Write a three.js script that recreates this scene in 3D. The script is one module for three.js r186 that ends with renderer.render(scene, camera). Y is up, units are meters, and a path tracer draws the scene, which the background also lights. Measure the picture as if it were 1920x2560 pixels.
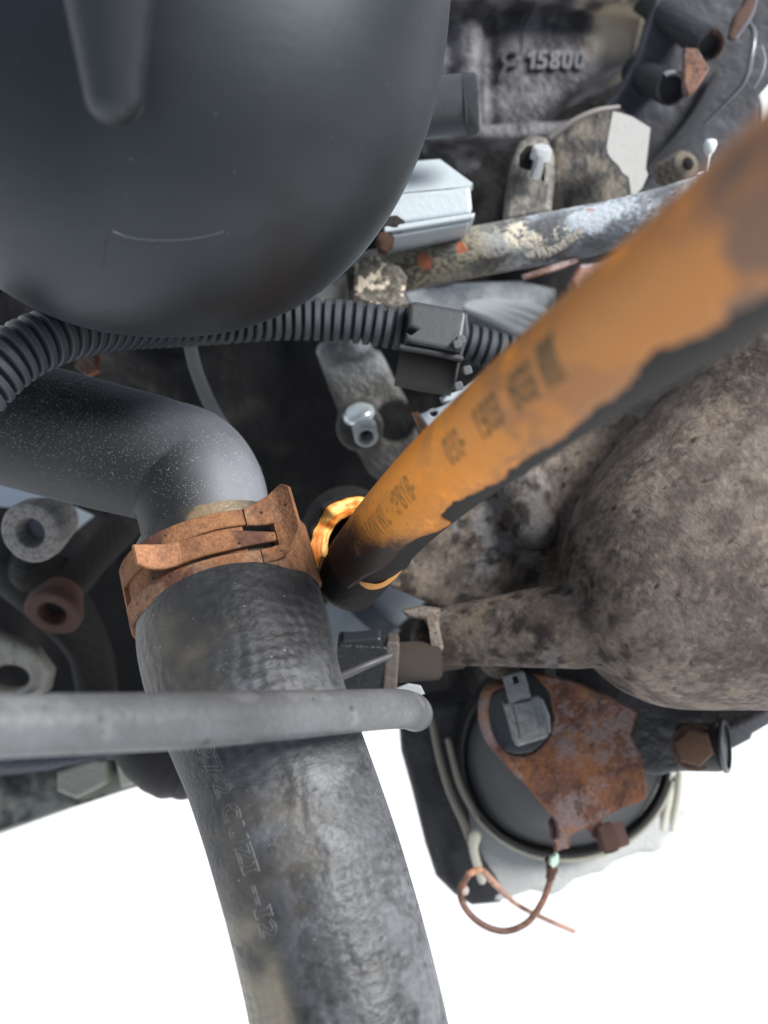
import * as THREE from 'three';
import { ImprovedNoise } from 'three/addons/math/ImprovedNoise.js';
import { FontLoader } from 'three/addons/loaders/FontLoader.js';
import { TextGeometry } from 'three/addons/geometries/TextGeometry.js';
import { mergeGeometries, mergeVertices } from 'three/addons/utils/BufferGeometryUtils.js';

// ---------------------------------------------------------------- camera, sky, sun, exposure
const FOV = 55, PITCH = THREE.MathUtils.degToRad(-50), CAM_Y = 1.5;
const scene = new THREE.Scene();
const camera = new THREE.PerspectiveCamera(FOV, 0.75, 0.01, 200);
camera.position.set(0, CAM_Y, 0);
camera.rotation.x = PITCH;
camera.focus = 0.305;
camera.userData.fStop = 7.5;

const SKYW = 64, SKYH = 32, skyData = new Float32Array(SKYW * SKYH * 4);
for (let j = 0; j < SKYH; j++) for (let i = 0; i < SKYW; i++) {
  const el = ((j + 0.5) / SKYH - 0.5) * Math.PI, up = Math.max(0, Math.sin(el)), w = Math.pow(1 - up, 3);
  const c = [0.29 + 0.05 * w, 0.335 + 0.04 * w, 0.405 + 0.03 * w];
  skyData.set([c[0], c[1], c[2], 1], (j * SKYW + i) * 4);
}
const skyTex = new THREE.DataTexture(skyData, SKYW, SKYH, THREE.RGBAFormat, THREE.FloatType);
skyTex.mapping = THREE.EquirectangularReflectionMapping; skyTex.magFilter = THREE.LinearFilter; skyTex.needsUpdate = true;
scene.background = skyTex; scene.environment = skyTex;

const K2W = new THREE.Matrix4().makeRotationX(PITCH).setPosition(0, CAM_Y, 0);
const sun = new THREE.DirectionalLight(new THREE.Color(1.0, 0.985, 0.965), 4.6);
const sunDir = new THREE.Vector3(0.62, 0.5, 0.6).normalize().applyMatrix4(new THREE.Matrix4().extractRotation(K2W));
const sunAim = new THREE.Vector3(0, 0, -0.35).applyMatrix4(K2W);
sun.position.copy(sunAim).addScaledVector(sunDir, 2);
sun.target.position.copy(sunAim);
sun.castShadow = true; sun.shadow.radius = 48; sun.shadow.mapSize.set(2048, 2048);
Object.assign(sun.shadow.camera, { left: -0.5, right: 0.5, top: 0.5, bottom: -0.5, near: 0.5, far: 5 });
scene.add(sun, sun.target);

const renderer = new THREE.WebGLRenderer({ antialias: true });
renderer.setSize(768, 1024);
renderer.toneMapping = THREE.LinearToneMapping;
renderer.toneMappingExposure = 1.35;
renderer.shadowMap.enabled = true;

// ---------------------------------------------------------------- helpers
const V = (x, y, z) => new THREE.Vector3(x, y, z);
const KP = Math.tan(THREE.MathUtils.degToRad(FOV / 2)) / 1280;       // metres per photo pixel at 1 m
const P = (u, v, d) => V((u - 960) * KP * d, (1280 - v) * KP * d, -d);
const PM = (u, v, d) => P(u, v, d).multiplyScalar(1000);             // millimetres
const clamp = (x, a = 0, b = 1) => Math.min(b, Math.max(a, x));
const ss = (a, b, x) => { const t = clamp((x - a) / (b - a)); return t * t * (3 - 2 * t); };
const lerp = (a, b, t) => a + (b - a) * t;
const mix3 = (a, b, t) => [lerp(a[0], b[0], t), lerp(a[1], b[1], t), lerp(a[2], b[2], t)];
let seed = 12345;
const rnd = () => { seed = (seed * 1664525 + 1013904223) >>> 0; return seed / 4294967296; };
const inoise = new ImprovedNoise();
const n3 = (x, y, z) => inoise.noise(x + 31.7, y + 17.3, z + 53.1);
const fbm = (x, y, z, o = 4) => { let s = 0, a = 0.5, f = 1; for (let i = 0; i < o; i++) { s += a * n3(x * f, y * f, z * f); a *= 0.5; f *= 2.03; } return s; };
// tiling 2-D value on a torus: x, y in 0..1, freq integer
const H = new Float32Array(65536); for (let i = 0; i < 65536; i++) H[i] = rnd() * 2 - 1;
const hv = (i, j, s) => H[((i * 374761 + j * 668265 + s * 9176141) >>> 0) & 65535];
function tn(x, y, f, s = 0) {
  const X = x * f, Y = y * f, i = Math.floor(X), j = Math.floor(Y), a = X - i, b = Y - j;
  const u = a * a * (3 - 2 * a), v = b * b * (3 - 2 * b), m = (q) => ((q % f) + f) % f, i0 = m(i), i1 = m(i + 1), j0 = m(j), j1 = m(j + 1);
  return lerp(lerp(hv(i0, j0, s), hv(i1, j0, s), u), lerp(hv(i0, j1, s), hv(i1, j1, s), u), v);
}
function tf(x, y, f, o = 4, s = 0) { let r = 0, a = 0.5; for (let i = 0; i < o; i++) { r += a * tn(x, y, f, s + i); a *= 0.55; f *= 2; } return r; }
// tiling scattered dots: returns 0..1
function dots(x, y, f, dens, size, s = 0) {
  const X = x * f, Y = y * f, i = Math.floor(X), j = Math.floor(Y); let best = 0; const m = (q) => ((q % f) + f) % f;
  for (let a = -1; a <= 1; a++) for (let b = -1; b <= 1; b++) {
    const I = m(i + a), J = m(j + b); if (hv(I, J, s) * 0.5 + 0.5 > dens) continue;
    const cx = i + a + 0.5 + 0.45 * hv(I, J, s + 1), cy = j + b + 0.5 + 0.45 * hv(I, J, s + 2), r = size * (0.55 + 0.45 * hv(I, J, s + 3));
    best = Math.max(best, 1 - ss(r * 0.6, r, Math.hypot(X - cx, Y - cy)));
  }
  return best;
}
// one texture pair: fn(u, v) -> [r, g, b, height 0..1] in linear values
const enc = (x) => { x = clamp(x); return Math.round(255 * (x <= 0.0031308 ? 12.92 * x : 1.055 * Math.pow(x, 1 / 2.4) - 0.055)); };
function paint(w, h, fn, bump = true) {
  const c = new Uint8Array(w * h * 4), b = new Uint8Array(w * h * 4);
  for (let j = 0; j < h; j++) for (let i = 0; i < w; i++) {
    const r = fn((i + 0.5) / w, (j + 0.5) / h), o = (j * w + i) * 4;
    c[o] = enc(r[0]); c[o + 1] = enc(r[1]); c[o + 2] = enc(r[2]); c[o + 3] = 255;
    const q = Math.round(255 * clamp(r[3] ?? 0.5)); b[o] = b[o + 1] = b[o + 2] = q; b[o + 3] = 255;
  }
  const mk = (d, srgb) => {
    const t = new THREE.DataTexture(d, w, h); t.wrapS = t.wrapT = THREE.RepeatWrapping; t.magFilter = THREE.LinearFilter; t.minFilter = THREE.LinearMipmapLinearFilter; t.generateMipmaps = true;
    if (srgb) t.colorSpace = THREE.SRGBColorSpace; t.needsUpdate = true; return t;
  };
  return { map: mk(c, true), bump: bump ? mk(b, false) : null };
}
const tiled = (p, metres) => { for (const t of [p.map, p.bump]) if (t) t.repeat.set(1 / metres, 1 / metres); return p; };
function mat(o) {
  const m = new THREE.MeshPhysicalMaterial({ roughness: o.rough ?? 0.6, metalness: o.metal ?? 0 });
  m.color.setRGB(...(o.color ?? [1, 1, 1]));
  m.specularIntensity = o.spec ?? 1;
  if (o.tex) { m.map = o.tex.map; if (o.tex.bump && o.bump) { m.bumpMap = o.tex.bump; m.bumpScale = o.bump; } }
  if (o.bumpTex) { m.bumpMap = o.bumpTex; m.bumpScale = o.bump; }
  if (o.sheen) { m.sheen = o.sheen; m.sheenColor.setRGB(...(o.sheenColor ?? [0.8, 0.9, 1])); m.sheenRoughness = o.sheenRough ?? 0.5; }
  if (o.ior) m.ior = o.ior;
  if (o.specColor) m.specularColor.setRGB(...o.specColor);
  if (o.vc) m.vertexColors = true;
  if (o.coat) { m.clearcoat = o.coat; m.clearcoatRoughness = o.coatRough ?? 0.3; }
  return m;
}
// ---- things
const used = {};
const numbered = (n) => { used[n] = (used[n] ?? -1) + 1; return used[n] ? n + '_' + String(used[n]).padStart(3, '0') : n; };
class Thing {
  constructor(name, label, category, group) { this.name = name; this.label = label; this.category = category; this.group = group; this.parts = []; }
  add(name, geo, m, parent = null, extra) {
    const g = geo.clone(); g.applyMatrix4(K2W);
    const mesh = new THREE.Mesh(g, m); mesh.name = name; mesh.castShadow = mesh.receiveShadow = true;
    if (extra) Object.assign(mesh.userData, extra);
    this.parts.push([mesh, parent]); return mesh;
  }
  done() {
    const box = new THREE.Box3();
    for (const [m] of this.parts) { m.geometry.computeBoundingBox(); box.union(m.geometry.boundingBox); }
    const base = V((box.min.x + box.max.x) / 2, box.min.y, (box.min.z + box.max.z) / 2);
    for (const [m] of this.parts) m.geometry.translate(-base.x, -base.y, -base.z);
    let root;
    if (this.parts.length === 1) { root = this.parts[0][0]; root.name = numbered(this.name); }
    else { root = new THREE.Group(); root.name = numbered(this.name); for (const [m, p] of this.parts) (p ?? root).add(m); }
    root.position.copy(base);
    Object.assign(root.userData, { label: this.label, category: this.category });
    if (this.group) root.userData.group = this.group;
    scene.add(root); return root;
  }
}
// ---- swept tube. path: [u, v, depth, radius mm]; theta = 0 looks towards the viewer
function cat(a, t) { const n = a.length - 1, x = clamp(t, 0, 1) * n, i = Math.min(n - 1, Math.floor(x)), f = x - i, g = (k) => a[Math.min(n, Math.max(0, k))]; const p0 = g(i - 1), p1 = g(i), p2 = g(i + 1), p3 = g(i + 2); return 0.5 * (2 * p1 + (p2 - p0) * f + (2 * p0 - 5 * p1 + 4 * p2 - p3) * f * f + (3 * p1 - p0 - 3 * p2 + p3) * f * f * f); }
function spine(path) {
  const pts = path.map((p) => P(p[0], p[1], p[2])), curve = new THREE.CatmullRomCurve3(pts, false, 'centripetal'), rs = path.map((p) => p[3] / 1000);
  curve.arcLengthDivisions = 600;
  const L = curve.getLength();
  const at = (s) => {
    const t = curve.getUtoTmapping(clamp(s, 0, 1)), c = curve.getPoint(t), T = curve.getTangent(t);
    const e2 = V(0, 0, 1); e2.addScaledVector(T, -e2.dot(T)).normalize();
    const e1 = e2.clone().cross(T).normalize();
    return { c, T, e1, e2, r: cat(rs, t), t };
  };
  return { at, L };
}
function tube(path, o = {}) {
  const sp = o.spine ?? spine(path), nu = o.nu ?? 48, nv = o.nv ?? 80, pos = [], uv = [], idx = [], col = [];
  const rings = [], capN = 7;
  if (o.cap0 === 'round') for (let k = 0; k < capN; k++) { const ph = (1 - k / capN) * Math.PI / 2; rings.push({ s: 0, off: -Math.sin(ph), sc: Math.max(0.001, Math.cos(ph)) }); }
  if (o.cap0 === 'flat') rings.push({ s: 0, off: 0, sc: 0.001 }, { s: 0, off: 0, sc: 1 });
  for (let j = 0; j <= nv; j++) rings.push({ s: j / nv, off: 0, sc: 1 });
  if (o.cap1 === 'round') for (let k = 1; k <= capN; k++) { const ph = k / capN * Math.PI / 2; rings.push({ s: 1, off: Math.sin(ph), sc: Math.max(0.001, Math.cos(ph)) }); }
  if (o.cap1 === 'flat') rings.push({ s: 1, off: 0, sc: 1 }, { s: 1, off: 0, sc: 0.001 });
  for (const R of rings) {
    const f = sp.at(R.s);
    for (let i = 0; i <= nu; i++) {
      const th = (i / nu * 2 - 1) * Math.PI;
      let r = f.r; if (o.rad) r = o.rad(th, R.s, f.r, f);
      const q = f.c.clone().addScaledVector(f.T, R.off * f.r * (o.capScale ?? 1)).addScaledVector(f.e2, Math.cos(th) * r * R.sc).addScaledVector(f.e1, Math.sin(th) * r * R.sc);
      pos.push(q.x, q.y, q.z);
      uv.push(o.metric ? th * f.r : i / nu, o.metric ? R.s * sp.L : R.s);
    }
  }
  for (let j = 0; j < rings.length - 1; j++) for (let i = 0; i < nu; i++) { const a = j * (nu + 1) + i, b = a + 1, c = a + nu + 1, d = c + 1; idx.push(a, c, b, b, c, d); }
  const g = new THREE.BufferGeometry();
  g.setAttribute('position', new THREE.Float32BufferAttribute(pos, 3)); g.setAttribute('uv', new THREE.Float32BufferAttribute(uv, 2)); g.setIndex(idx);
  g.computeVertexNormals();
  const N = g.attributes.normal;                                     // weld the seam's normals
  for (let j = 0; j < rings.length; j++) { const a = j * (nu + 1), b = a + nu, n = V(N.getX(a) + N.getX(b), N.getY(a) + N.getY(b), N.getZ(a) + N.getZ(b)).normalize(); N.setXYZ(a, n.x, n.y, n.z); N.setXYZ(b, n.x, n.y, n.z); }
  // outward check
  return fixWinding(g, sp, nu, rings);
}
function fixWinding(g, sp, nu, rings) {
  const k = Math.floor(rings.length / 2), a = k * (nu + 1) + Math.floor(nu / 2), p = g.attributes.position, n = g.attributes.normal, f = sp.at(rings[k].s);
  const d = V(p.getX(a), p.getY(a), p.getZ(a)).sub(f.c);
  if (d.dot(V(n.getX(a), n.getY(a), n.getZ(a))) < 0) { const ix = g.index.array; for (let i = 0; i < ix.length; i += 3) { const t = ix[i + 1]; ix[i + 1] = ix[i + 2]; ix[i + 2] = t; } for (let i = 0; i < n.array.length; i++) n.array[i] *= -1; }
  return g;
}
// ---- lathe: profile [[r, h] ...] in mm, axis through origin (K metres) along dir
function lathe(profile, o, dir, seg = 40, from = 0, span = Math.PI * 2) {
  const g = new THREE.LatheGeometry(profile.map(([r, h]) => new THREE.Vector2(Math.max(r, 0.0001) / 1000, h / 1000)), seg, from, span);
  g.applyQuaternion(new THREE.Quaternion().setFromUnitVectors(V(0, 1, 0), dir.clone().normalize()));
  g.translate(o.x, o.y, o.z); return g;
}
// ---- flat plate from photo outline with real thickness; depth is a number or a function of (u, v)
function plate(pts, depth, thick, o = {}) {
  const d0 = typeof depth === 'number' ? depth : depth(pts[0][0], pts[0][1]), s = new THREE.Shape();
  const q = (u, v) => new THREE.Vector2((u - 960) * KP * d0, (1280 - v) * KP * d0);
  if (o.smooth) s.setFromPoints(new THREE.SplineCurve([...pts, pts[0]].map(([u, v]) => q(u, v))).getPoints(pts.length * 5).slice(0, -1)); else s.setFromPoints(pts.map(([u, v]) => q(u, v)));
  for (const h of o.holes ?? []) { const pa = new THREE.Path(); const c = q(h[0], h[1]); pa.absellipse(c.x, c.y, h[2] * KP * d0, (h[3] ?? h[2]) * KP * d0, 0, Math.PI * 2); s.holes.push(pa); }
  const b = (o.bevel ?? 0.6) / 1000, g = new THREE.ExtrudeGeometry(s, { depth: thick / 1000, bevelEnabled: b > 0, bevelThickness: b, bevelSize: b, bevelOffset: -b, bevelSegments: 3, curveSegments: 24 });
  g.translate(0, 0, -thick / 1000);                                   // front face at z = b
  const p = g.attributes.position;
  for (let i = 0; i < p.count; i++) {
    const x = p.getX(i), y = p.getY(i), w = p.getZ(i) - b, u = x / (KP * d0) + 960, v = 1280 - y / (KP * d0), d = typeof depth === 'number' ? depth : depth(u, v), r = P(u, v, d);
    p.setXYZ(i, r.x, r.y, r.z + w);
  }
  g.computeVertexNormals(); return g;
}
// ---- signed-distance modelling (mm, K frame)
const smin = (a, b, k) => { const h = Math.max(k - Math.abs(a - b), 0) / k; return Math.min(a, b) - h * h * k * 0.25; };
const smax = (a, b, k) => -smin(-a, -b, k);
function capsule(a, b, ra, rb = ra) {
  const ab = b.clone().sub(a), L2 = ab.lengthSq();
  return (x, y, z) => { const px = x - a.x, py = y - a.y, pz = z - a.z, t = clamp((px * ab.x + py * ab.y + pz * ab.z) / L2); return Math.hypot(px - ab.x * t, py - ab.y * t, pz - ab.z * t) - lerp(ra, rb, t); };
}
function boxSdf(c, h, r, e = [0, 0, 0]) {
  const m = new THREE.Matrix4().makeRotationFromEuler(new THREE.Euler(...e)).transpose().elements;
  return (x, y, z) => {
    const a = x - c.x, b = y - c.y, d = z - c.z, X = Math.abs(m[0] * a + m[4] * b + m[8] * d) - h[0] + r, Y = Math.abs(m[1] * a + m[5] * b + m[9] * d) - h[1] + r, Z = Math.abs(m[2] * a + m[6] * b + m[10] * d) - h[2] + r;
    return Math.hypot(Math.max(X, 0), Math.max(Y, 0), Math.max(Z, 0)) + Math.min(Math.max(X, Y, Z), 0) - r;
  };
}
function cylSdf(a, b, r, round = 1) {
  const ab = b.clone().sub(a), L = ab.length(); ab.normalize();
  return (x, y, z) => { const px = x - a.x, py = y - a.y, pz = z - a.z, t = px * ab.x + py * ab.y + pz * ab.z, q = Math.sqrt(Math.max(0, px * px + py * py + pz * pz - t * t)), dx = q - r + round, dy = Math.abs(t - L / 2) - L / 2 + round; return Math.min(Math.max(dx, dy), 0) + Math.hypot(Math.max(dx, 0), Math.max(dy, 0)) - round; };
}
function ellip(c, r, p = 2) {
  const m = Math.min(...r);
  return (x, y, z) => (Math.pow(Math.pow(Math.abs((x - c.x) / r[0]), p) + Math.pow(Math.abs((y - c.y) / r[1]), p) + Math.pow(Math.abs((z - c.z) / r[2]), p), 1 / p) - 1) * m;
}
function polyDist(pts) {                                              // 2-D signed distance to a polygon
  return (x, y) => {
    let d = 1e18, s = 1;
    for (let i = 0, j = pts.length - 1; i < pts.length; j = i++) {
      const ex = pts[j][0] - pts[i][0], ey = pts[j][1] - pts[i][1], wx = x - pts[i][0], wy = y - pts[i][1], t = clamp((wx * ex + wy * ey) / (ex * ex + ey * ey)), bx = wx - ex * t, by = wy - ey * t;
      d = Math.min(d, bx * bx + by * by);
      const c1 = y >= pts[i][1], c2 = y < pts[j][1], c3 = ex * wy > ey * wx;
      if ((c1 && c2 && c3) || (!c1 && !c2 && !c3)) s = -s;
    }
    return s * Math.sqrt(d);
  };
}
function nets(f, lo, hi, h, paintFn) {
  const nx = Math.ceil((hi[0] - lo[0]) / h), ny = Math.ceil((hi[1] - lo[1]) / h), nz = Math.ceil((hi[2] - lo[2]) / h), W = nx + 1, A = W * (ny + 1), d = new Float32Array(A * (nz + 1));
  for (let k = 0; k <= nz; k++) for (let j = 0; j <= ny; j++) for (let i = 0; i <= nx; i++) {
    const edge = i === 0 || j === 0 || k === 0 || i === nx || j === ny || k === nz;
    const val = f(lo[0] + i * h, lo[1] + j * h, lo[2] + k * h); d[i + j * W + k * A] = edge ? Math.max(val, 0.01) : val;
  }
  const id = new Int32Array(nx * ny * nz).fill(-1), pos = [], idx = [], C = [[0, 0, 0], [1, 0, 0], [0, 1, 0], [1, 1, 0], [0, 0, 1], [1, 0, 1], [0, 1, 1], [1, 1, 1]], E = [[0, 1], [2, 3], [4, 5], [6, 7], [0, 2], [1, 3], [4, 6], [5, 7], [0, 4], [1, 5], [2, 6], [3, 7]];
  const v = new Float32Array(8);
  for (let k = 0; k < nz; k++) for (let j = 0; j < ny; j++) for (let i = 0; i < nx; i++) {
    let m = 0; for (let c = 0; c < 8; c++) { v[c] = d[i + C[c][0] + (j + C[c][1]) * W + (k + C[c][2]) * A]; if (v[c] < 0) m |= 1 << c; }
    if (m === 0 || m === 255) continue;
    let x = 0, y = 0, z = 0, n = 0;
    for (const [a, b] of E) if ((v[a] < 0) !== (v[b] < 0)) { const t = v[a] / (v[a] - v[b]); x += lerp(C[a][0], C[b][0], t); y += lerp(C[a][1], C[b][1], t); z += lerp(C[a][2], C[b][2], t); n++; }
    id[i + j * nx + k * nx * ny] = pos.length / 3; pos.push(lo[0] + (i + x / n) * h, lo[1] + (j + y / n) * h, lo[2] + (k + z / n) * h);
  }
  const I = (i, j, k) => id[i + j * nx + k * nx * ny], quad = (a, b, c, e, flip) => { if (a < 0 || b < 0 || c < 0 || e < 0) return; if (flip) idx.push(a, c, b, a, e, c); else idx.push(a, b, c, a, c, e); };
  for (let k = 0; k < nz; k++) for (let j = 0; j < ny; j++) for (let i = 0; i < nx; i++) {
    const o = d[i + j * W + k * A] < 0;
    if (j > 0 && k > 0 && o !== d[i + 1 + j * W + k * A] < 0) quad(I(i, j - 1, k - 1), I(i, j, k - 1), I(i, j, k), I(i, j - 1, k), !o);
    if (i > 0 && k > 0 && o !== d[i + (j + 1) * W + k * A] < 0) quad(I(i - 1, j, k - 1), I(i - 1, j, k), I(i, j, k), I(i, j, k - 1), !o);
    if (i > 0 && j > 0 && o !== d[i + j * W + (k + 1) * A] < 0) quad(I(i - 1, j - 1, k), I(i, j - 1, k), I(i, j, k), I(i - 1, j, k), !o);
  }
  let g = new THREE.BufferGeometry(); g.setAttribute('position', new THREE.Float32BufferAttribute(pos, 3)); g.setIndex(idx); g.computeVertexNormals();
  if (paintFn) {
    const col = new Float32Array(pos.length), N = g.attributes.normal;
    for (let i = 0; i < pos.length / 3; i++) { const c = paintFn(pos[i * 3], pos[i * 3 + 1], pos[i * 3 + 2], N.getX(i), N.getY(i), N.getZ(i)); col.set(c, i * 3); }
    g.setAttribute('color', new THREE.BufferAttribute(col, 3));
  }
  g = g.toNonIndexed(); g.scale(0.001, 0.001, 0.001);
  boxUv(g); return g;
}
function boxUv(g) {                                                   // uv in metres, per face
  const p = g.attributes.position, uv = new Float32Array(p.count * 2), a = V(), b = V(), c = V();
  for (let i = 0; i < p.count; i += 3) {
    a.fromBufferAttribute(p, i); b.fromBufferAttribute(p, i + 1); c.fromBufferAttribute(p, i + 2);
    const n = b.clone().sub(a).cross(c.clone().sub(a)), X = Math.abs(n.x), Y = Math.abs(n.y), Z = Math.abs(n.z);
    [a, b, c].forEach((q, k) => { const o = (i + k) * 2; if (Z >= X && Z >= Y) { uv[o] = q.x; uv[o + 1] = q.y; } else if (X >= Y) { uv[o] = q.z; uv[o + 1] = q.y; } else { uv[o] = q.x; uv[o + 1] = q.z; } });
  }
  g.setAttribute('uv', new THREE.BufferAttribute(uv, 2)); return g;
}
function rbox(c, size, r, e = [0, 0, 0]) {                            // rounded box, mm, in K
  const g0 = new THREE.Shape(), w = size[0] / 2000 - r / 1000, h = size[1] / 2000 - r / 1000, R = r / 1000;
  g0.moveTo(-w, -h - R); g0.lineTo(w, -h - R); g0.absarc(w, -h, R, -Math.PI / 2, 0); g0.lineTo(w + R, h); g0.absarc(w, h, R, 0, Math.PI / 2); g0.lineTo(-w, h + R); g0.absarc(-w, h, R, Math.PI / 2, Math.PI); g0.lineTo(-w - R, -h); g0.absarc(-w, -h, R, Math.PI, Math.PI * 1.5);
  const bv = R * 0.6, g = new THREE.ExtrudeGeometry(g0, { depth: size[2] / 1000 - 2 * bv, bevelEnabled: true, bevelSize: bv, bevelThickness: bv, bevelOffset: -bv, bevelSegments: 3, curveSegments: 6 });
  g.translate(0, 0, -size[2] / 2000 + bv); g.applyMatrix4(new THREE.Matrix4().makeRotationFromEuler(new THREE.Euler(...e))); g.translate(c.x, c.y, c.z); return g;
}
function hexBolt(o, dir, r, h, round = 0.6) {                         // hexagon head, mm
  const g = new THREE.CylinderGeometry((r - round) / 1000, r / 1000, round / 1000, 6), b = new THREE.CylinderGeometry(r / 1000, r / 1000, h / 1000, 6);
  g.translate(0, (h + round) / 2000, 0);
  const m = mergeGeometries([g.toNonIndexed(), b.toNonIndexed()]); m.computeVertexNormals();
  m.applyQuaternion(new THREE.Quaternion().setFromUnitVectors(V(0, 1, 0), dir.clone().normalize())); m.translate(o.x, o.y, o.z); return m;
}

// ---------------------------------------------------------------- surface textures (tiles, size in metres)
const grain = tiled(paint(512, 512, (x, y) => { const a = 0.74 + 0.3 * tf(x, y, 24, 5, 3) + 0.16 * tf(x, y, 110, 2, 9), d = dots(x, y, 60, 0.25, 0.35, 21); const q = clamp(a - 0.4 * d, 0.1, 1); return [q, q, q, clamp(0.5 + 0.5 * tf(x, y, 40, 4, 3) - 0.35 * d)]; }), 0.06);
const castGrain = tiled(paint(512, 512, (x, y) => { const h = 0.5 + 0.42 * tf(x, y, 40, 3, 31) + 0.25 * tf(x, y, 90, 2, 37), q = 0.72 + 0.25 * tf(x, y, 50, 4, 41); return [q, q, q, clamp(h)]; }), 0.08);
const dustTex = tiled(paint(512, 512, (x, y) => { const m = tf(x, y, 5, 5, 51), d = dots(x, y, 70, 0.16, 0.2, 57), f = 0.016 + 0.022 * clamp(m + 0.35) + 0.012 * tf(x, y, 90, 2, 60); const c = f + 0.14 * d; return [c, c * 1.03, c * 1.08, clamp(0.5 + 0.2 * tf(x, y, 80, 2, 66) + 0.3 * d)]; }), 0.08);
const rustTex = tiled(paint(768, 768, (x, y) => {
  const a = tf(x, y, 6, 5, 71), b = tf(x, y, 14, 5, 77), c = tf(x, y, 60, 3, 83), h = 0.5 + 0.35 * b + 0.3 * c;
  let col = mix3([0.17, 0.085, 0.06], [0.26, 0.115, 0.06], ss(-0.3, 0.35, a + 0.4 * c));
  col = mix3(col, [0.27, 0.235, 0.24], ss(-0.1, 0.4, tf(x, y, 7, 6, 91) + 0.45 * c - 0.02) * 0.75);
  col = mix3(col, [0.34, 0.16, 0.06], ss(0.12, 0.45, tf(x, y, 9, 5, 97)) * 0.6);
  col = mix3(col, [0.05, 0.03, 0.025], 0.8 * dots(x, y, 46, 0.2, 0.3, 101) + ss(0.2, 0.42, -b) * 0.5);
  return [...col, clamp(h)];
}), 0.07);
const brownRust = tiled(paint(768, 768, (x, y) => {
  const a = tf(x, y, 7, 5, 111), c = tf(x, y, 80, 3, 117), g = tf(x, y, 200, 2, 119);
  let col = mix3([0.13, 0.075, 0.058], [0.29, 0.165, 0.095], ss(-0.25, 0.25, a)); col = mix3(col, [0.34, 0.25, 0.19], ss(0.1, 0.4, tf(x, y, 11, 4, 121)) * 0.5);
  const k = 1 + 0.4 * c + 0.22 * g; col = col.map((q) => q * k);
  col = mix3(col, [0.5, 0.13, 0.03], dots(x, y, 9, 0.2, 0.22, 127) * ss(-0.1, 0.25, c + g)); col = mix3(col, [0.03, 0.025, 0.02], dots(x, y, 40, 0.07, 0.35, 131) * 0.9);
  return [...col, clamp(0.5 + 0.35 * c + 0.3 * g)];
}), 0.08);
const tubeRust = tiled(paint(768, 768, (x, y) => {
  const a = tf(x, y, 5, 5, 141), c = tf(x, y, 50, 4, 147);
  let col = mix3([0.1, 0.095, 0.075], [0.3, 0.28, 0.24], ss(-0.35, 0.3, a + 0.6 * c)); col = mix3(col, [0.42, 0.47, 0.52], ss(0.05, 0.25, tf(x, y, 4, 4, 151)) * 0.75);
  col = mix3(col, [0.4, 0.14, 0.07], dots(x, y, 9, 0.3, 0.42, 157) * ss(-0.3, 0.1, c)); col = mix3(col, [0.62, 0.56, 0.44], ss(0.4, 0.46, tf(x, y, 6, 5, 161)));
  return [...col, clamp(0.5 + 0.4 * c)];
}), 0.09);
const alloy = tiled(paint(512, 512, (x, y) => { const a = tf(x, y, 8, 5, 171), q = 0.36 + 0.2 * a + 0.1 * tf(x, y, 90, 2, 175); const d = ss(0.15, 0.4, tf(x, y, 6, 4, 178)); const c = mix3([q, q * 1.01, q * 1.0], [0.07, 0.065, 0.06], d * 0.8); return [...c, clamp(0.5 + 0.3 * tf(x, y, 60, 3, 181))]; }), 0.08);
const oily = tiled(paint(512, 512, (x, y) => { const a = tf(x, y, 6, 5, 191), q = 0.02 + 0.035 * clamp(a + 0.3); return [q * 1.0, q, q * 1.05, clamp(0.5 + 0.5 * tf(x, y, 24, 4, 195))]; }), 0.09);

const M = {
  blackPlastic: mat({ tex: dustTex, bump: 0.0002, rough: 0.5, spec: 0.7 }),
  satinBlack: mat({ color: [0.022, 0.024, 0.03], rough: 0.42, bumpTex: dustTex.bump, bump: 0.00015, spec: 0.8 }),
  conduit: mat({ color: [0.05, 0.056, 0.066], rough: 0.36, spec: 1, bumpTex: grain.bump, bump: 0.0001 }),
  oily: mat({ tex: oily, bump: 0.0012, rough: 0.5 }),
  matteBlack: mat({ color: [0.012, 0.011, 0.011], rough: 0.8, spec: 0.4 }),
  rust: mat({ tex: rustTex, color: [0.74, 0.68, 0.66], bump: 0.0012, rough: 0.85, spec: 0.5 }),
  clampRust: mat({ tex: brownRust, color: [0.84, 0.7, 0.6], bump: 0.0003, rough: 0.85, spec: 0.4 }),
  tubeRust: mat({ tex: tubeRust, bump: 0.0007, rough: 0.6 }),
  alloy: mat({ tex: alloy, bump: 0.0004, rough: 0.5, metal: 0.15 }),
  paleAlloy: mat({ color: [0.8, 0.84, 0.86], tex: null, bumpTex: grain.bump, bump: 0.0003, rough: 0.42, metal: 0.2 }),
  steel: mat({ color: [0.55, 0.57, 0.58], rough: 0.35, metal: 0.7, bumpTex: grain.bump, bump: 0.0002 }),
  greyPlastic: mat({ color: [0.2, 0.215, 0.22], tex: grain, bump: 0.0002, rough: 0.5 }),
};

// ---------------------------------------------------------------- ground (white, as the cut-out photo shows)
{
  const g = new THREE.Mesh(new THREE.CircleGeometry(60, 64).rotateX(-Math.PI / 2), mat({ color: [0.74, 0.74, 0.74], rough: 0.9, spec: 0.3 }));
  g.name = 'ground'; g.userData.kind = 'structure'; g.receiveShadow = true; scene.add(g);
}

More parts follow.
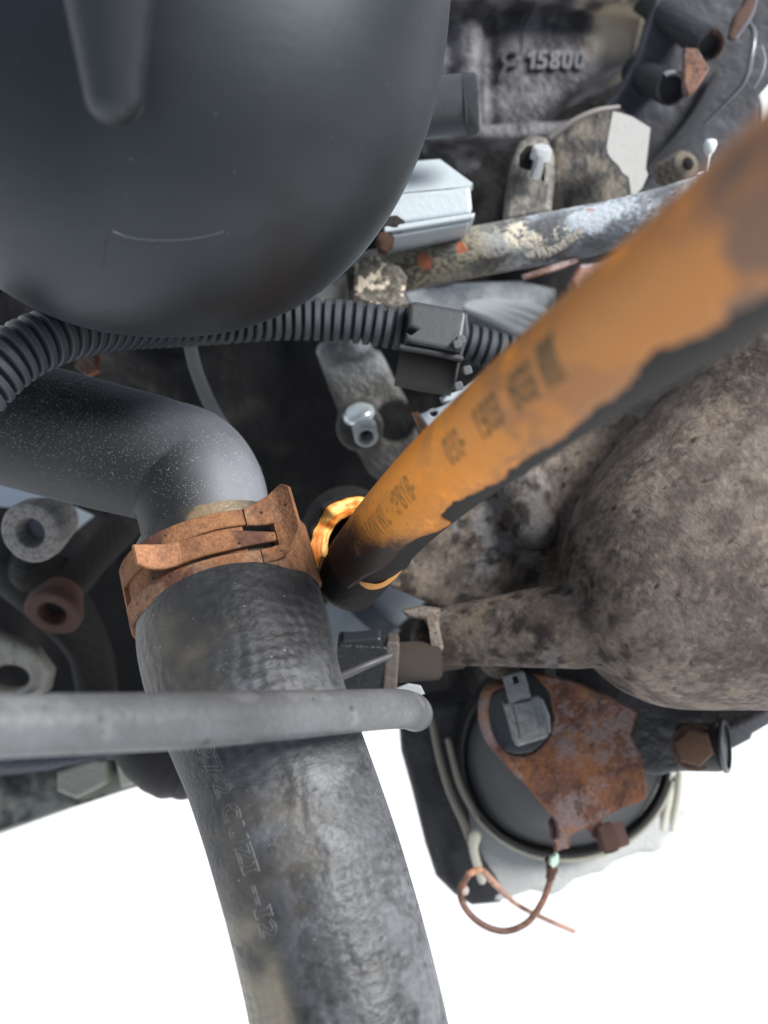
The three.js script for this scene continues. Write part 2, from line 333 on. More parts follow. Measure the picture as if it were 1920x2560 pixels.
// ---------------------------------------------------------------- crankcase: the dark mass behind everything
{
  const out = [[-260, -200], [2060, -200], [2060, 60], [1903, 120], [1900, 330], [2060, 420], [2060, 1700], [1920, 1740], [1600, 1800], [1080, 1800], [1000, 1790], [870, 1790], [700, 1800], [560, 1840], [480, 1860], [250, 1880], [0, 1930], [-260, 2000]];
  const D = 0.56, pd = polyDist(out.map(([u, v]) => { const q = PM(u, v, D); return [q.x, q.y]; }));
  const lumps = []; for (let i = 0; i < 60; i++) lumps.push([PM(lerp(-200, 2000, rnd()), lerp(300, 1800, rnd()), D), 8 + rnd() * 20]);
  const f = (x, y, z) => {
    const e = pd(x, y), zz = z + D * 1000;
    let h = 9 * fbm(x / 45, y / 45, 1.5, 3);
    let d = smax(e, Math.abs(zz + 28) - 24 - h, 8);
    if (Math.abs(zz) < 40) for (const [c, r] of lumps) { const dx = x - c.x, dy = y - c.y; if (dx * dx + dy * dy < 2500) d = smin(d, smax(Math.hypot(dx, dy, (zz + 6) * 1.4) - r, e, 3), 6); }
    return d * 0.7;
  };
  const g = nets(f, [-290, -210, -630], [270, 350, -525], 3.2, (x, y, z) => { const a = fbm(x / 30, y / 30, z / 30, 4), q = 0.003 + 0.008 * clamp(a + 0.15); const t = ss(0.12, 0.4, fbm(x / 50 + 9, y / 50, z / 50, 3)); return mix3([q, q, q * 1.1], [0.035, 0.033, 0.03], t * 0.6); });
  const t = new Thing('crankcase', 'dark oily engine casting filling the deep background behind the hoses', 'engine casting');
  t.add('body', g, mat({ vc: true, tex: null, bumpTex: castGrain.bump, bump: 0.0012, rough: 0.6, spec: 0.35 }));
  t.done();
}

// ---------------------------------------------------------------- engine block, top right, with cast number
const font = await new FontLoader().loadAsync('fonts/droid/droid_sans_bold.typeface.json');
{
  const D = 0.46, q = (u, v, d = D) => PM(u, v, d);
  const face = polyDist([[1060, -120], [1655, -120], [1590, 150], [1420, 235], [1330, 330], [1060, 345]].map(([u, v]) => { const a = q(u, v); return [a.x, a.y]; }));
  const ribA = q(1172, 60), ribB = q(1172, 400), ledge = boxSdf(q(1350, -55, 0.452), [75, 14, 8], 3), recess = boxSdf(q(1222, 190, 0.453), [4.2, 32, 9], 3);
  const rib = capsule(ribA, ribB, 6.5), low = boxSdf(q(1250, 345, 0.452), [34, 4, 9], 3, [0, 0, 0.05]);
  const f = (x, y, z) => {
    const zz = z + D * 1000; let d = smax(face(x, y), Math.abs(zz + 12) - 12, 4);
    d = smax(d, -recess(x, y, z), 3); d = smin(d, rib(x, y, z), 4); d = smin(d, ledge(x, y, z), 4); d = smin(d, low(x, y, z), 5);
    if (Math.abs(d) < 3) d += 0.35 * fbm(x / 2.4, y / 2.4, z / 2.4, 3) + 0.5 * fbm(x / 14, y / 14, z / 14, 2);
    return d;
  };
  const lo = q(1000, 430), hi = q(1700, -120);
  const g = nets(f, [lo.x, lo.y, -490], [hi.x, hi.y, -438], 1.1, (x, y, z) => {
    const u = x / (KP * 460) + 960, v = 1280 - y / (KP * 460), a = fbm(x / 12, y / 12, z / 12, 4), b = ss(1420, 1520, u + 130 * a) * ss(190, 90, v + 60 * a);
    let c = mix3([0.045, 0.044, 0.048], [0.16, 0.155, 0.165], ss(-0.25, 0.3, a)); c = mix3(c, [0.62, 0.53, 0.4], b * 0.9);
    return mix3(c, [0.03, 0.03, 0.035], ss(0.1, 0.35, fbm(x / 8 + 4, y / 20, z / 8, 3)) * 0.6);
  });
  const t = new Thing('engine_block', 'grey cast iron engine block face with raised casting number at top right', 'engine block');
  t.add('body', g, mat({ vc: true, bumpTex: castGrain.bump, bump: 0.0009, rough: 0.55, spec: 0.7 }));
  const mm = mat({ color: [0.14, 0.14, 0.152], bumpTex: castGrain.bump, bump: 0.0005, rough: 0.55 });
  const s = KP * 0.457;
  let x = 1312;
  for (const ch of '15800') {
    const tg = new TextGeometry(ch, { font, size: 45 * s, depth: 0.0022, curveSegments: 5, bevelEnabled: true, bevelSize: 0.0003, bevelThickness: 0.0004, bevelSegments: 2 });
    tg.scale(0.82, 1, 1); tg.applyMatrix4(new THREE.Matrix4().set(1, 0.1, 0, 0, 0, 1, 0, 0, 0, 0, 1, 0, 0, 0, 0, 1));
    const a = P(x, 177, 0.4605); tg.translate(a.x, a.y, a.z); t.add('raised_numeral', tg, mm); x += ch === '1' ? 26 : 31;
  }
  const a = P(1277, 148, 0.4585), ring = new THREE.TorusGeometry(17 * s, 5.5 * s, 10, 28, Math.PI * 1.75); ring.rotateZ(0.7); ring.scale(1.15, 1, 1); ring.translate(a.x, a.y, a.z); t.add('raised_mark', ring, mm);
  const tl = tube([[1264, 166, 0.4585, 1], [1256, 182, 0.4585, 1], [1248, 198, 0.4585, 0.7]], { nu: 10, nv: 10, cap0: 'round', cap1: 'round' }); t.add('raised_mark', tl, mm);
  t.done();
    const w = new Thing('thin_wire', 'thin black wire hanging over the engine block above its casting number', 'wire');
  w.add('wire', tube([[1348, -30, 0.446, 0.5], [1330, 20, 0.447, 0.5], [1312, 60, 0.452, 0.5], [1304, 95, 0.453, 0.45], [1302, 128, 0.455, 0.4]], { nu: 8, nv: 30, cap1: 'round' }), M.matteBlack); w.done();
}

// ---------------------------------------------------------------- dark bracket panel with tubes, top right corner
{
  const t = new Thing('bulkhead', 'large dark slate coloured panel in the top right corner behind rusty tube ends', 'bulkhead');
  const m = mat({ tex: oily, color: [1.3, 1.35, 1.6], rough: 0.55, bump: 0.0004 });
  t.add('panel', plate([[1648, -80], [1990, -80], [1975, 150], [1902, 235], [1900, 330], [1830, 420], [1700, 500], [1560, 520], [1470, 420], [1480, 300], [1540, 230], [1585, 150], [1632, 20]], (u, v) => 0.44 + (v - 200) * 0.00003, 6, { bevel: 1.5 }), m);
  t.add('pressed_ridge', tube([[1790, 190, 0.436, 2], [1755, 270, 0.436, 3], [1700, 350, 0.437, 3.5], [1620, 430, 0.44, 3]], { nu: 16, nv: 30, cap0: 'round', cap1: 'round' }), m);
  t.done();
  const tubeEnd = (name, label, a, b, r, rimMat, inner) => {
    const o = P(...b), dir = o.clone().sub(P(...a)), L = dir.length() * 1000, k = new Thing(name, label, 'tube');
    k.add('body', lathe([[0, -3.2], [r - 2.4, -3], [r - 1.6, -1], [r - 0.4, -0.4], [r, -1.4], [r, -L]], o, dir, 40), inner);
    k.add('rim', lathe([[r - 1.9, -1.2], [r - 1.4, 0.4], [r - 0.2, 0.4], [r + 0.2, -1.2], [r + 0.1, -3]], o, dir, 40, 1.3, 2.6), rimMat); k.done();
  };
  const dark = mat({ tex: oily, color: [1, 1.03, 1.2], rough: 0.6, bump: 0.0004 });
  tubeEnd('open_tube', 'dark open tube with a rusty orange rim near the top right corner', [1600, -10, 0.455], [1775, 118, 0.412], 6.5, M.rust, dark);
  tubeEnd('open_tube', 'dark open tube with a grey worn rim right of the casting number', [1590, 180, 0.455], [1680, 222, 0.412], 7, mat({ color: [0.2, 0.2, 0.22], rough: 0.55 }), dark);
  const r = new Thing('rusty_plate', 'small mauve rusty metal plate under the rusty open tube', 'plate');
  r.add('plate', plate([[1712, 118], [1745, 120], [1775, 172], [1740, 225], [1722, 240], [1711, 210]], 0.405, 3, { bevel: 0.8 }), mat({ tex: rustTex, bump: 0.0008, color: [0.8, 0.85, 1.0], rough: 0.8 })); r.done();
  const s = new Thing('rusty_link', 'rusty folded metal strap hanging from the top edge at far right', 'strap');
  s.add('strap', tube([[1880, -30, 0.4, 2.6], [1868, 20, 0.4, 2.6], [1845, 55, 0.4, 2.8], [1828, 92, 0.4, 1.6]], { nu: 12, nv: 40, cap1: 'round' }), mat({ tex: rustTex, bump: 0.001, color: [0.95, 0.9, 0.88], rough: 0.8 }));
  s.add('second_fold', tube([[1884, -30, 0.402, 2], [1878, 20, 0.402, 2], [1858, 60, 0.402, 2], [1838, 94, 0.402, 1.2]], { nu: 12, nv: 30, cap1: 'round' }), mat({ color: [0.3, 0.3, 0.34], rough: 0.6, bumpTex: grain.bump, bump: 0.0006 })); s.done();
  const c = new Thing('clear_tube', 'thin grey translucent tube curving down the right edge in front of the dark panel', 'tube');
  c.add('tube', tube([[1872, 58, 0.405, 1.0], [1884, 80, 0.402, 1.2], [1880, 130, 0.4, 1.2], [1862, 200, 0.402, 1.0], [1820, 250, 0.41, 0.7], [1760, 310, 0.42, 0.6]], { nu: 14, nv: 60, cap0: 'round', cap1: 'round' }), mat({ color: [0.12, 0.125, 0.14], rough: 0.2, coat: 0.6 })); c.done();
  const w2 = new Thing('thin_wire', 'fine pale wire arching down at the right edge beside the clear tube', 'wire');
  w2.add('wire', tube([[1905, 115, 0.41, 0.35], [1913, 150, 0.41, 0.4], [1903, 190, 0.41, 0.35], [1885, 220, 0.412, 0.3]], { nu: 8, nv: 30 }), mat({ color: [0.3, 0.32, 0.35], rough: 0.3 })); w2.done();
  const cl = new Thing('white_gap_plug', 'small white plug added where white background shows through beside the far end of the orange hose', 'clip');  // added plug, stands for the bright background seen through a gap
  const wm = mat({ color: [0.82, 0.86, 0.86], rough: 0.4 });
  cl.add('head', lathe([[0, 3.2], [2, 2.8], [2.7, 1], [2.2, -1.5], [1, -3.6], [0, -4]], P(1775, 368, 0.4), V(0.1, 1, 0.2), 20), wm);
  cl.add('stem', tube([[1774, 385, 0.4, 0.8], [1772, 410, 0.4, 0.6], [1768, 440, 0.4, 0.8]], { nu: 8, nv: 10 }), wm);
  cl.add('foot', plate([[1745, 432], [1790, 424], [1820, 432], [1790, 446], [1768, 452], [1745, 445]], 0.4, 1.5, { bevel: 0.4 }), wm); cl.done();
  const bl = new Thing('boss', 'corroded round metal boss with cream edge at right behind the orange hose', 'boss');
  bl.add('body', lathe([[0, 0], [3, 0], [5.5, -0.6], [6.8, -2.5], [7, -14]], P(1725, 410, 0.41), V(0.5, 0.1, 1), 28), mat({ tex: tubeRust, bump: 0.0006, color: [1.1, 1, 0.9], rough: 0.6 }));
  bl.add('bore', lathe([[0, 0.3], [2.4, 0.3], [2.8, 0]], P(1722, 408, 0.409), V(0.5, 0.1, 1), 20), M.matteBlack); bl.done();
  const st = new Thing('flat_lever', 'flat dark lever lying across the metal pipe behind the orange hose', 'lever');
  st.add('lever', plate([[1658, 468], [1740, 438], [1790, 430], [1800, 440], [1750, 460], [1672, 488], [1655, 482]], 0.385, 2.5, { bevel: 0.8 }), mat({ color: [0.04, 0.037, 0.042], rough: 0.6, bumpTex: grain.bump, bump: 0.0004 })); st.done();
}

// ---------------------------------------------------------------- mottled dark mount with lug and pale gasket piece
{
  const stain = (a, b) => mat({ tex: tiled(paint(256, 256, (x, y) => { const q = tf(x, y, 6, 5, 205); return [...mix3(a, b, ss(-0.25, 0.35, q)), clamp(0.5 + 0.5 * tf(x, y, 30, 3, 208))]; }), 0.05), bump: 0.0007, rough: 0.6 });
  const t = new Thing('mount_casting', 'stained dark brown casting beneath the engine block with an upright lug', 'casting');
  const body = stain([0.022, 0.02, 0.018], [0.13, 0.11, 0.085]);
  t.add('body', plate([[1385, 345], [1440, 300], [1500, 275], [1560, 270], [1620, 320], [1615, 420], [1600, 500], [1500, 540], [1385, 550], [1375, 430]], (u, v) => 0.425 + (v - 400) * -0.00004, 14, { bevel: 3 }), body);
  t.add('curved_edge', tube([[1375, 345, 0.412, 1.2], [1430, 305, 0.41, 1.3], [1490, 278, 0.41, 1.3], [1545, 268, 0.412, 1.0]], { nu: 12, nv: 30, cap0: 'round', cap1: 'round' }), mat({ color: [0.2, 0.18, 0.17], rough: 0.5 }));
  const lug = stain([0.07, 0.065, 0.06], [0.24, 0.22, 0.19]);
  t.add('lug', plate([[1285, 390], [1300, 350], [1330, 332], [1370, 340], [1388, 380], [1392, 440], [1380, 530], [1265, 550], [1270, 480]], (u, v) => 0.41 - (v - 340) * 0.00003, 10, { bevel: 3 }), lug);
  t.add('lug_hollow', plate([[1300, 385], [1318, 362], [1352, 362], [1366, 395], [1362, 450], [1335, 420], [1318, 420], [1300, 410]], 0.398, 2, { bevel: 0.7 }), M.matteBlack);
  t.done();
  const b = new Thing('bolt', 'shiny pale bolt end in the hollow of the stained upright lug', 'bolt');
  b.add('head', lathe([[0, 2], [3, 2], [4, 1], [4.2, -3]], P(1354, 378, 0.395), V(0.1, 0.75, 0.6), 24), M.paleAlloy); b.add('shank', lathe([[2.4, 0], [2.4, -9]], P(1352, 388, 0.394), V(0.15, 0.75, 0.6), 20), M.steel); b.done();
  const p = new Thing('gasket_scrap', 'torn off-white flat gasket scrap on the stained mount casting', 'gasket');
  p.add('sheet', plate([[1532, 277], [1550, 281], [1580, 290], [1627, 319], [1621, 370], [1615, 421], [1621, 436], [1606, 470], [1588, 488], [1577, 487], [1575, 470], [1571, 444], [1555, 432], [1546, 415], [1530, 400], [1518, 383], [1516, 366], [1522, 330]], (u, v) => 0.4 - (v - 365) * 0.00003 + (u - 1570) * 0.00005, 1.2, { bevel: 0.3 }), mat({ color: [0.24, 0.24, 0.23], rough: 0.55, bumpTex: grain.bump, bump: 0.0002 })); p.done();
}

// ---------------------------------------------------------------- weathered metal pipe with flange
{
  const pipeTex = paint(320, 1024, (u, v) => {
    const x = u * 0.45, y = v, a = tf(x * 2, y * 2, 6, 5, 801), c = tf(x * 2, y * 2, 60, 3, 807), right = ss(0.4, 0.56, v + 0.06 * a);
    let col = mix3(mix3([0.09, 0.08, 0.06], [0.3, 0.27, 0.2], ss(-0.3, 0.3, a + 0.9 * c)), mix3([0.16, 0.17, 0.19], [0.5, 0.55, 0.6], ss(-0.25, 0.3, a + 0.3 * c)), right);
    col = mix3(col, [0.1, 0.1, 0.1], ss(0.12, 0.3, tf(x * 2, y * 2, 9, 4, 811)) * 0.6);
    const spot = (cv, cu, r) => ss(r, r * 0.5, Math.hypot((v - cv) * 0.185, (u - cu) * 0.063) + 0.0016 * c + 0.001 * a);
    col = mix3(col, [0.4, 0.13, 0.065], Math.max(spot(0.27, 0.47, 0.0042), spot(0.36, 0.5, 0.003), spot(0.24, 0.62, 0.002), spot(0.33, 0.58, 0.0016), spot(0.66, 0.6, 0.0022)));
    col = mix3(col, [0.72, 0.66, 0.52], Math.max(spot(0.49, 0.52, 0.0075), spot(0.53, 0.46, 0.006), spot(0.585, 0.5, 0.005), spot(0.5, 0.6, 0.004)) * ss(-0.25, 0.05, 0.5 * c + a));
    return [...col, clamp(0.5 + 0.4 * c)];
  });
  const D = 0.4, t = new Thing('coolant_pipe', 'corroded grey metal pipe with rust spots and flaking cream patches below the white box', 'pipe');
  t.add('pipe', tube([[800, 715, 0.41, 9.6], [950, 682, 0.405, 9.8], [1100, 647, D, 10], [1250, 618, 0.395, 10], [1400, 590, 0.39, 10], [1550, 560, 0.385, 9.8], [1700, 520, 0.38, 9.6], [1860, 470, 0.375, 9.6]], { nu: 64, nv: 200, rad: (th, s, r) => r * (1 + 0.02 * fbm(Math.cos(th) * 2, Math.sin(th) * 2, s * 14, 3)) }), mat({ tex: pipeTex, bump: 0.0006, rough: 0.45 }));
  t.add('flange', plate([[888, 655], [905, 640], [945, 640], [1000, 665], [1018, 690], [1010, 735], [1022, 760], [985, 772], [900, 755], [885, 740]], (u, v) => 0.385 + (v - 640) * 0.00003, 5, { bevel: 1.4 }), mat({ tex: tubeRust, bump: 0.0008, color: [1.25, 1.2, 1.2], rough: 0.6 }));
  t.add('weld_bead', tube([[1320, 640, 0.377, 1.5], [1350, 634, 0.377, 2.4], [1390, 622, 0.377, 1.6], [1420, 600, 0.378, 2], [1450, 580, 0.378, 1.2]], { nu: 12, nv: 60, cap0: 'round', cap1: 'round', rad: (th, s, r) => r * (1 + 0.5 * n3(s * 22, Math.cos(th), Math.sin(th))) }), mat({ color: [0.62, 0.58, 0.5], rough: 0.5, bumpTex: castGrain.bump, bump: 0.0008 }));
  t.add('seam_strip', plate([[1305, 686], [1360, 668], [1440, 642], [1448, 652], [1400, 672], [1310, 697]], 0.387, 2, { bevel: 0.5 }), mat({ tex: rustTex, bump: 0.0006, color: [1.6, 1.6, 1.7], rough: 0.7 }));
  t.done();
  const g = new Thing('rusty_stud', 'small rusty stud between the black filter housing and the white box', 'stud');
  g.add('stud', lathe([[0, 5], [2, 4.6], [2.6, 2], [3.4, 1.6], [3.4, -2], [2, -2.6], [2, -8]], P(962, 605, 0.37), V(-0.2, -1, 0.4), 14), M.rust);
  g.add('nut', hexBolt(P(985, 565, 0.372), V(-0.2, -1, 0.4), 4, 4), mat({ color: [0.05, 0.045, 0.04], rough: 0.7, bumpTex: castGrain.bump, bump: 0.001 })); g.done();
  const w = new Thing('lug_plate', 'pale worn metal lug left of the pipe flange at the filter edge', 'lug');
  w.add('lug', plate([[770, 735], [830, 690], [868, 680], [872, 750], [800, 765]], 0.395, 8, { bevel: 2 }), mat({ color: [0.42, 0.42, 0.42], tex: alloy, rough: 0.5 })); w.done();
}

// ---------------------------------------------------------------- pale blue-white box
{
  const t = new Thing('relay_box', 'pale blue-white plastic box peeking out from behind the black filter housing', 'plastic box'), m = mat({ color: [0.53, 0.59, 0.625], rough: 0.38, bumpTex: grain.bump, bump: 0.00015 }), D = 0.375;
  const top = (u, v) => D + 0.0001 * clamp((480 - v) * 2.2, 0, 180);
  t.add('body', plate([[960, 484], [1120, 470], [1176, 462], [1181, 520], [1176, 534], [960, 564]], 0.372, 24, { bevel: 1.6 }), m);
  const s = KP * 1000, a = P(1100, 398, 0.392), shape = [[960, 420, 0.392], [1040, 402, 0.392], [1100, 398, 0.392], [1182, 458, 0.374], [1176, 466, 0.3722], [960, 486, 0.3722]];
  const pos = [], bk = 0.02, ix = []; for (const q of shape) { const p = P(...q); pos.push(p.x, p.y, p.z); } for (const q of shape) { const p = P(q[0], q[1] + 14, q[2] + 0.016); pos.push(p.x, p.y, p.z); }
  for (let i = 1; i < 5; i++) ix.push(0, i + 1, i, 6, 6 + i, 6 + i + 1); for (let i = 0; i < 6; i++) { const j = (i + 1) % 6; ix.push(i, j, 6 + i, j, 6 + j, 6 + i); }
  let g = new THREE.BufferGeometry(); g.setAttribute('position', new THREE.Float32BufferAttribute(pos, 3)); g.setIndex(ix); g = g.toNonIndexed(); g.computeVertexNormals(); boxUv(g);
  t.add('sloping_lid', g, m);
  t.add('rim', plate([[960, 566], [1180, 532], [1187, 530], [1187, 540], [1180, 546], [960, 582]], 0.3685, 27, { bevel: 0.8 }), m);
  t.add('lower_shell', plate([[960, 584], [1176, 549], [1174, 556], [1168, 562], [960, 598]], 0.371, 24, { bevel: 0.8 }), m);
  t.done();
}

// ---------------------------------------------------------------- spigot behind filter
{
  const t = new Thing('hose_spigot', 'short glossy dark plastic pipe stub sticking out right of the filter housing', 'pipe stub'), m = mat({ color: [0.05, 0.056, 0.065], rough: 0.3, bumpTex: castGrain.bump, bump: 0.0003 });
  const o = P(1196, 258, 0.36), dir = V(1, 0.05, 0.12);
  t.add('barrel', lathe([[10.6, -34], [10.8, -4], [10.6, -1.6], [10, -0.6], [9.2, 0], [8.2, 0], [8.2, -20]], o, dir, 48), m);
  t.add('moulding_ring', lathe([[10.9, -5.2], [11.2, -4.9], [11.2, -4.4], [10.8, -4]], o, dir, 48), m); t.done();
}

// ---------------------------------------------------------------- pale casting behind conduit
{
  const t = new Thing('alloy_bracket', 'pale ribbed aluminium bracket behind the corrugated conduit and orange hose', 'bracket');
  t.add('plate', plate([[1010, 730], [1120, 706], [1300, 700], [1390, 720], [1400, 860], [1250, 930], [1170, 880], [1040, 790]], (u, v) => 0.45 - (v - 700) * 0.0001, 8, { bevel: 2 }), mat({ tex: alloy, color: [1.0, 1.05, 1.1], bump: 0.0003, rough: 0.45, metal: 0.2 }));
  for (let i = 0; i < 4; i++) t.add('rib', tube([[1165 + i * 10, 768 - i * 6 + i * i, 0.436, 2], [1240 + i * 8, 798 - i * 12, 0.432, 2.6], [1330 + i * 6, 842 - i * 20, 0.428, 2.8], [1370, 872 - i * 22, 0.426, 2.8]], { nu: 14, nv: 30, cap0: 'round' }), M.paleAlloy);
  t.done();
  const s = new Thing('block', 'chipped mauve grey casting edge showing between metal pipe and orange hose', 'casting');
  s.add('body', plate([[1450, 660], [1500, 655], [1545, 640], [1530, 680], [1480, 720], [1440, 730], [1428, 700]], 0.43, 8, { bevel: 2 }), mat({ tex: rustTex, color: [1.6, 1.8, 2.2], bump: 0.0008, rough: 0.6 })); s.done();
}

// ---------------------------------------------------------------- air filter housing (nearest, top left)
{
  const filterTex = tiled(paint(512, 512, (x, y) => { const st = tf(x, y * 4, 8, 5, 901), bl = tf(x, y, 5, 4, 907), f = clamp(0.4 + 0.9 * bl + 0.5 * st), d = dots(x, y, 50, 0.03, 0.14, 911); const q = 0.003 + 0.007 * f + 0.06 * d; return [q * 0.95, q, q * 1.12, clamp(0.5 + 0.25 * st + 0.12 * tf(x, y, 60, 2, 915))]; }), 0.12);
  const c = PM(395, -110, 0.285), body = ellip(c, [85, 109.5, 64], 2.25);
  const rib = capsule(PM(250, -420, 0.198), PM(285, 240, 0.2145), 14, 6.5);
  const f = (x, y, z) => smin(body(x, y, z), rib(x, y, z), 4);
  const t = new Thing('filter_housing', 'large smooth black plastic air filter housing dome filling the top left', 'filter housing');
  const b = nets(f, [c.x - 90, c.y - 114, c.z - 70], [c.x + 90, c.y + 70, c.z + 92], 1.9);
  t.add('body', b, mat({ tex: filterTex, bump: 0.00008, rough: 0.5, spec: 1, ior: 1.65, specColor: [0.8, 0.9, 1], sheen: 0.22, sheenColor: [0.75, 0.88, 1], sheenRough: 0.45 }));
  const surf = (u, v) => { let lo = 0.15, hi = 0.285; for (let i = 0; i < 40; i++) { const m = (lo + hi) / 2, q = PM(u, v, m); if (f(q.x, q.y, q.z) > 0) lo = m; else hi = m; } return lo; };
  const ridge = (pts, r) => tube(pts.map(([u, v]) => [u, v, surf(u, v) + 0.0001, r]), { nu: 10, nv: 40, cap0: 'round', cap1: 'round' });
  t.add('moulded_ridge', ridge([[282, 578], [310, 590], [360, 599], [420, 601], [480, 597], [530, 588], [556, 580]], 0.3), mat({ color: [0.05, 0.055, 0.065], rough: 0.4 }));
  t.add('moulded_ridge', ridge([[272, 578], [265, 610], [261, 640], [258, 665]], 0.16), M.satinBlack);
  t.done();
}

// ---------------------------------------------------------------- corrugated conduit and its sleeve
{
  const corr = (pitch, phase = 0) => (sp) => (th, s, r) => { const x = s * sp.L / pitch + phase, w = Math.abs(Math.sin(x * Math.PI)); return r * (0.74 + 0.27 * Math.pow(ss(0.12, 0.8, w), 0.6)); };
  const p1 = [[-130, 1050, 0.282, 9.2], [-50, 965, 0.286, 9.2], [30, 892, 0.291, 9.1], [120, 846, 0.298, 8.9], [210, 822, 0.308, 8.6], [320, 812, 0.322, 8.2], [450, 810, 0.338, 7.9], [560, 805, 0.348, 7.7], [660, 799, 0.353, 7.6], [770, 798, 0.356, 7.6], [890, 806, 0.357, 7.6], [1020, 825, 0.358, 7.6]];
  const s1 = spine(p1);
  const t = new Thing('corrugated_conduit', 'black corrugated cable conduit running from left edge under the filter housing to its sleeve', 'conduit', );
  t.add('conduit', tube(p1, { spine: s1, nu: 40, nv: 1500, rad: corr(0.0037)(s1) }), M.conduit); t.done();
  const p2 = [[1120, 842, 0.362, 7], [1190, 862, 0.364, 7], [1260, 882, 0.366, 7], [1340, 905, 0.37, 7]], s2 = spine(p2);
  const t2 = new Thing('corrugated_conduit', 'short length of black corrugated conduit between the sleeve and the orange hose', 'conduit');
  t2.add('conduit', tube(p2, { spine: s2, nu: 40, nv: 300, rad: corr(0.0038, 0.3)(s2) }), M.conduit); t2.done();
  const k = new Thing('conduit_sleeve', 'black two-piece plastic sleeve clipped over the corrugated conduit', 'cable sleeve');
  const dm = mat({ color: [0.045, 0.047, 0.052], rough: 0.45, bumpTex: grain.bump, bump: 0.00006 });
  k.add('upper_shell', plate([[1022, 755], [1040, 752], [1165, 775], [1168, 790], [1155, 872], [1145, 880], [1030, 858], [1012, 850], [1014, 830], [1036, 838], [1040, 826], [1020, 815]], (u, v) => 0.343 + (u - 1090) * 0.00001 - (v - 812) * 0.00004, 14, { bevel: 1.6 }), dm);
  k.add('lower_shell', tube([[995, 912, 0.362, 7.8], [1060, 925, 0.362, 8], [1135, 938, 0.362, 7.8]], { nu: 40, nv: 30, cap0: 'flat', cap1: 'flat' }), mat({ color: [0.085, 0.08, 0.07], rough: 0.4, bumpTex: grain.bump, bump: 0.0001 }));
  k.add('seam_ridge', tube([[1005, 868, 0.344, 1.3], [1080, 880, 0.344, 1.3], [1150, 896, 0.345, 1.3]], { nu: 12, nv: 20, cap0: 'round', cap1: 'round' }), dm);
  k.add('end_flange', plate([[1163, 775], [1169, 790], [1172, 835], [1150, 910], [1138, 968], [1132, 962], [1144, 900], [1156, 860]], 0.345, 10, { bevel: 0.6 }), mat({ color: [0.06, 0.06, 0.065], rough: 0.4 }));
  for (const [u, v] of [[1152, 850], [1143, 860], [1146, 965], [1168, 925]]) k.add('tab', rbox(P(u, v, 0.34), [3, 3, 3], 0.8, [0.2, 0.1, 0.3]), mat({ color: [0.12, 0.13, 0.135], rough: 0.35 }));
  k.done();
  const c = new Thing('grey_clip', 'grey plastic clip with square hole peeping out above the orange hose', 'clip');
  const gm = mat({ color: [0.3, 0.33, 0.36], rough: 0.4 });
  c.add('body', plate([[1048, 1035], [1105, 1015], [1160, 985], [1150, 1030], [1100, 1080], [1075, 1075]], 0.365, 4, { bevel: 0.7, holes: [[1084, 1033, 9, 8]] }), gm);
  c.add('arm', plate([[1100, 992], [1150, 975], [1200, 940], [1210, 950], [1150, 1000], [1108, 1006]], 0.368, 4, { bevel: 0.7 }), mat({ color: [0.45, 0.5, 0.54], rough: 0.35 }));
  c.add('catch', plate([[1030, 1030], [1046, 1028], [1075, 1080], [1050, 1075]], 0.37, 5, { bevel: 0.7 }), mat({ tex: brownRust, rough: 0.7 })); c.done();
}

// ---------------------------------------------------------------- thin grey hose behind the elbow
{
  const t = new Thing('thin_hose', 'thin grey rubber hose dropping behind the black elbow pipe', 'hose');
  t.add('hose', tube([[455, 790, 0.38, 2.5], [472, 850, 0.385, 2.6], [492, 930, 0.39, 2.6], [530, 1020, 0.395, 2.7], [575, 1090, 0.4, 2.7], [640, 1180, 0.41, 2.7]], { nu: 24, nv: 60 }), mat({ color: [0.11, 0.12, 0.13], rough: 0.5, bumpTex: grain.bump, bump: 0.0002 })); t.done();
  const r = new Thing('rusty_tab', 'small rusty tab hidden under the corrugated conduit at left', 'tab');
  r.add('tab', plate([[190, 872], [240, 868], [245, 925], [215, 940], [185, 915]], 0.38, 4, { bevel: 1 }), M.rust); r.done();
}

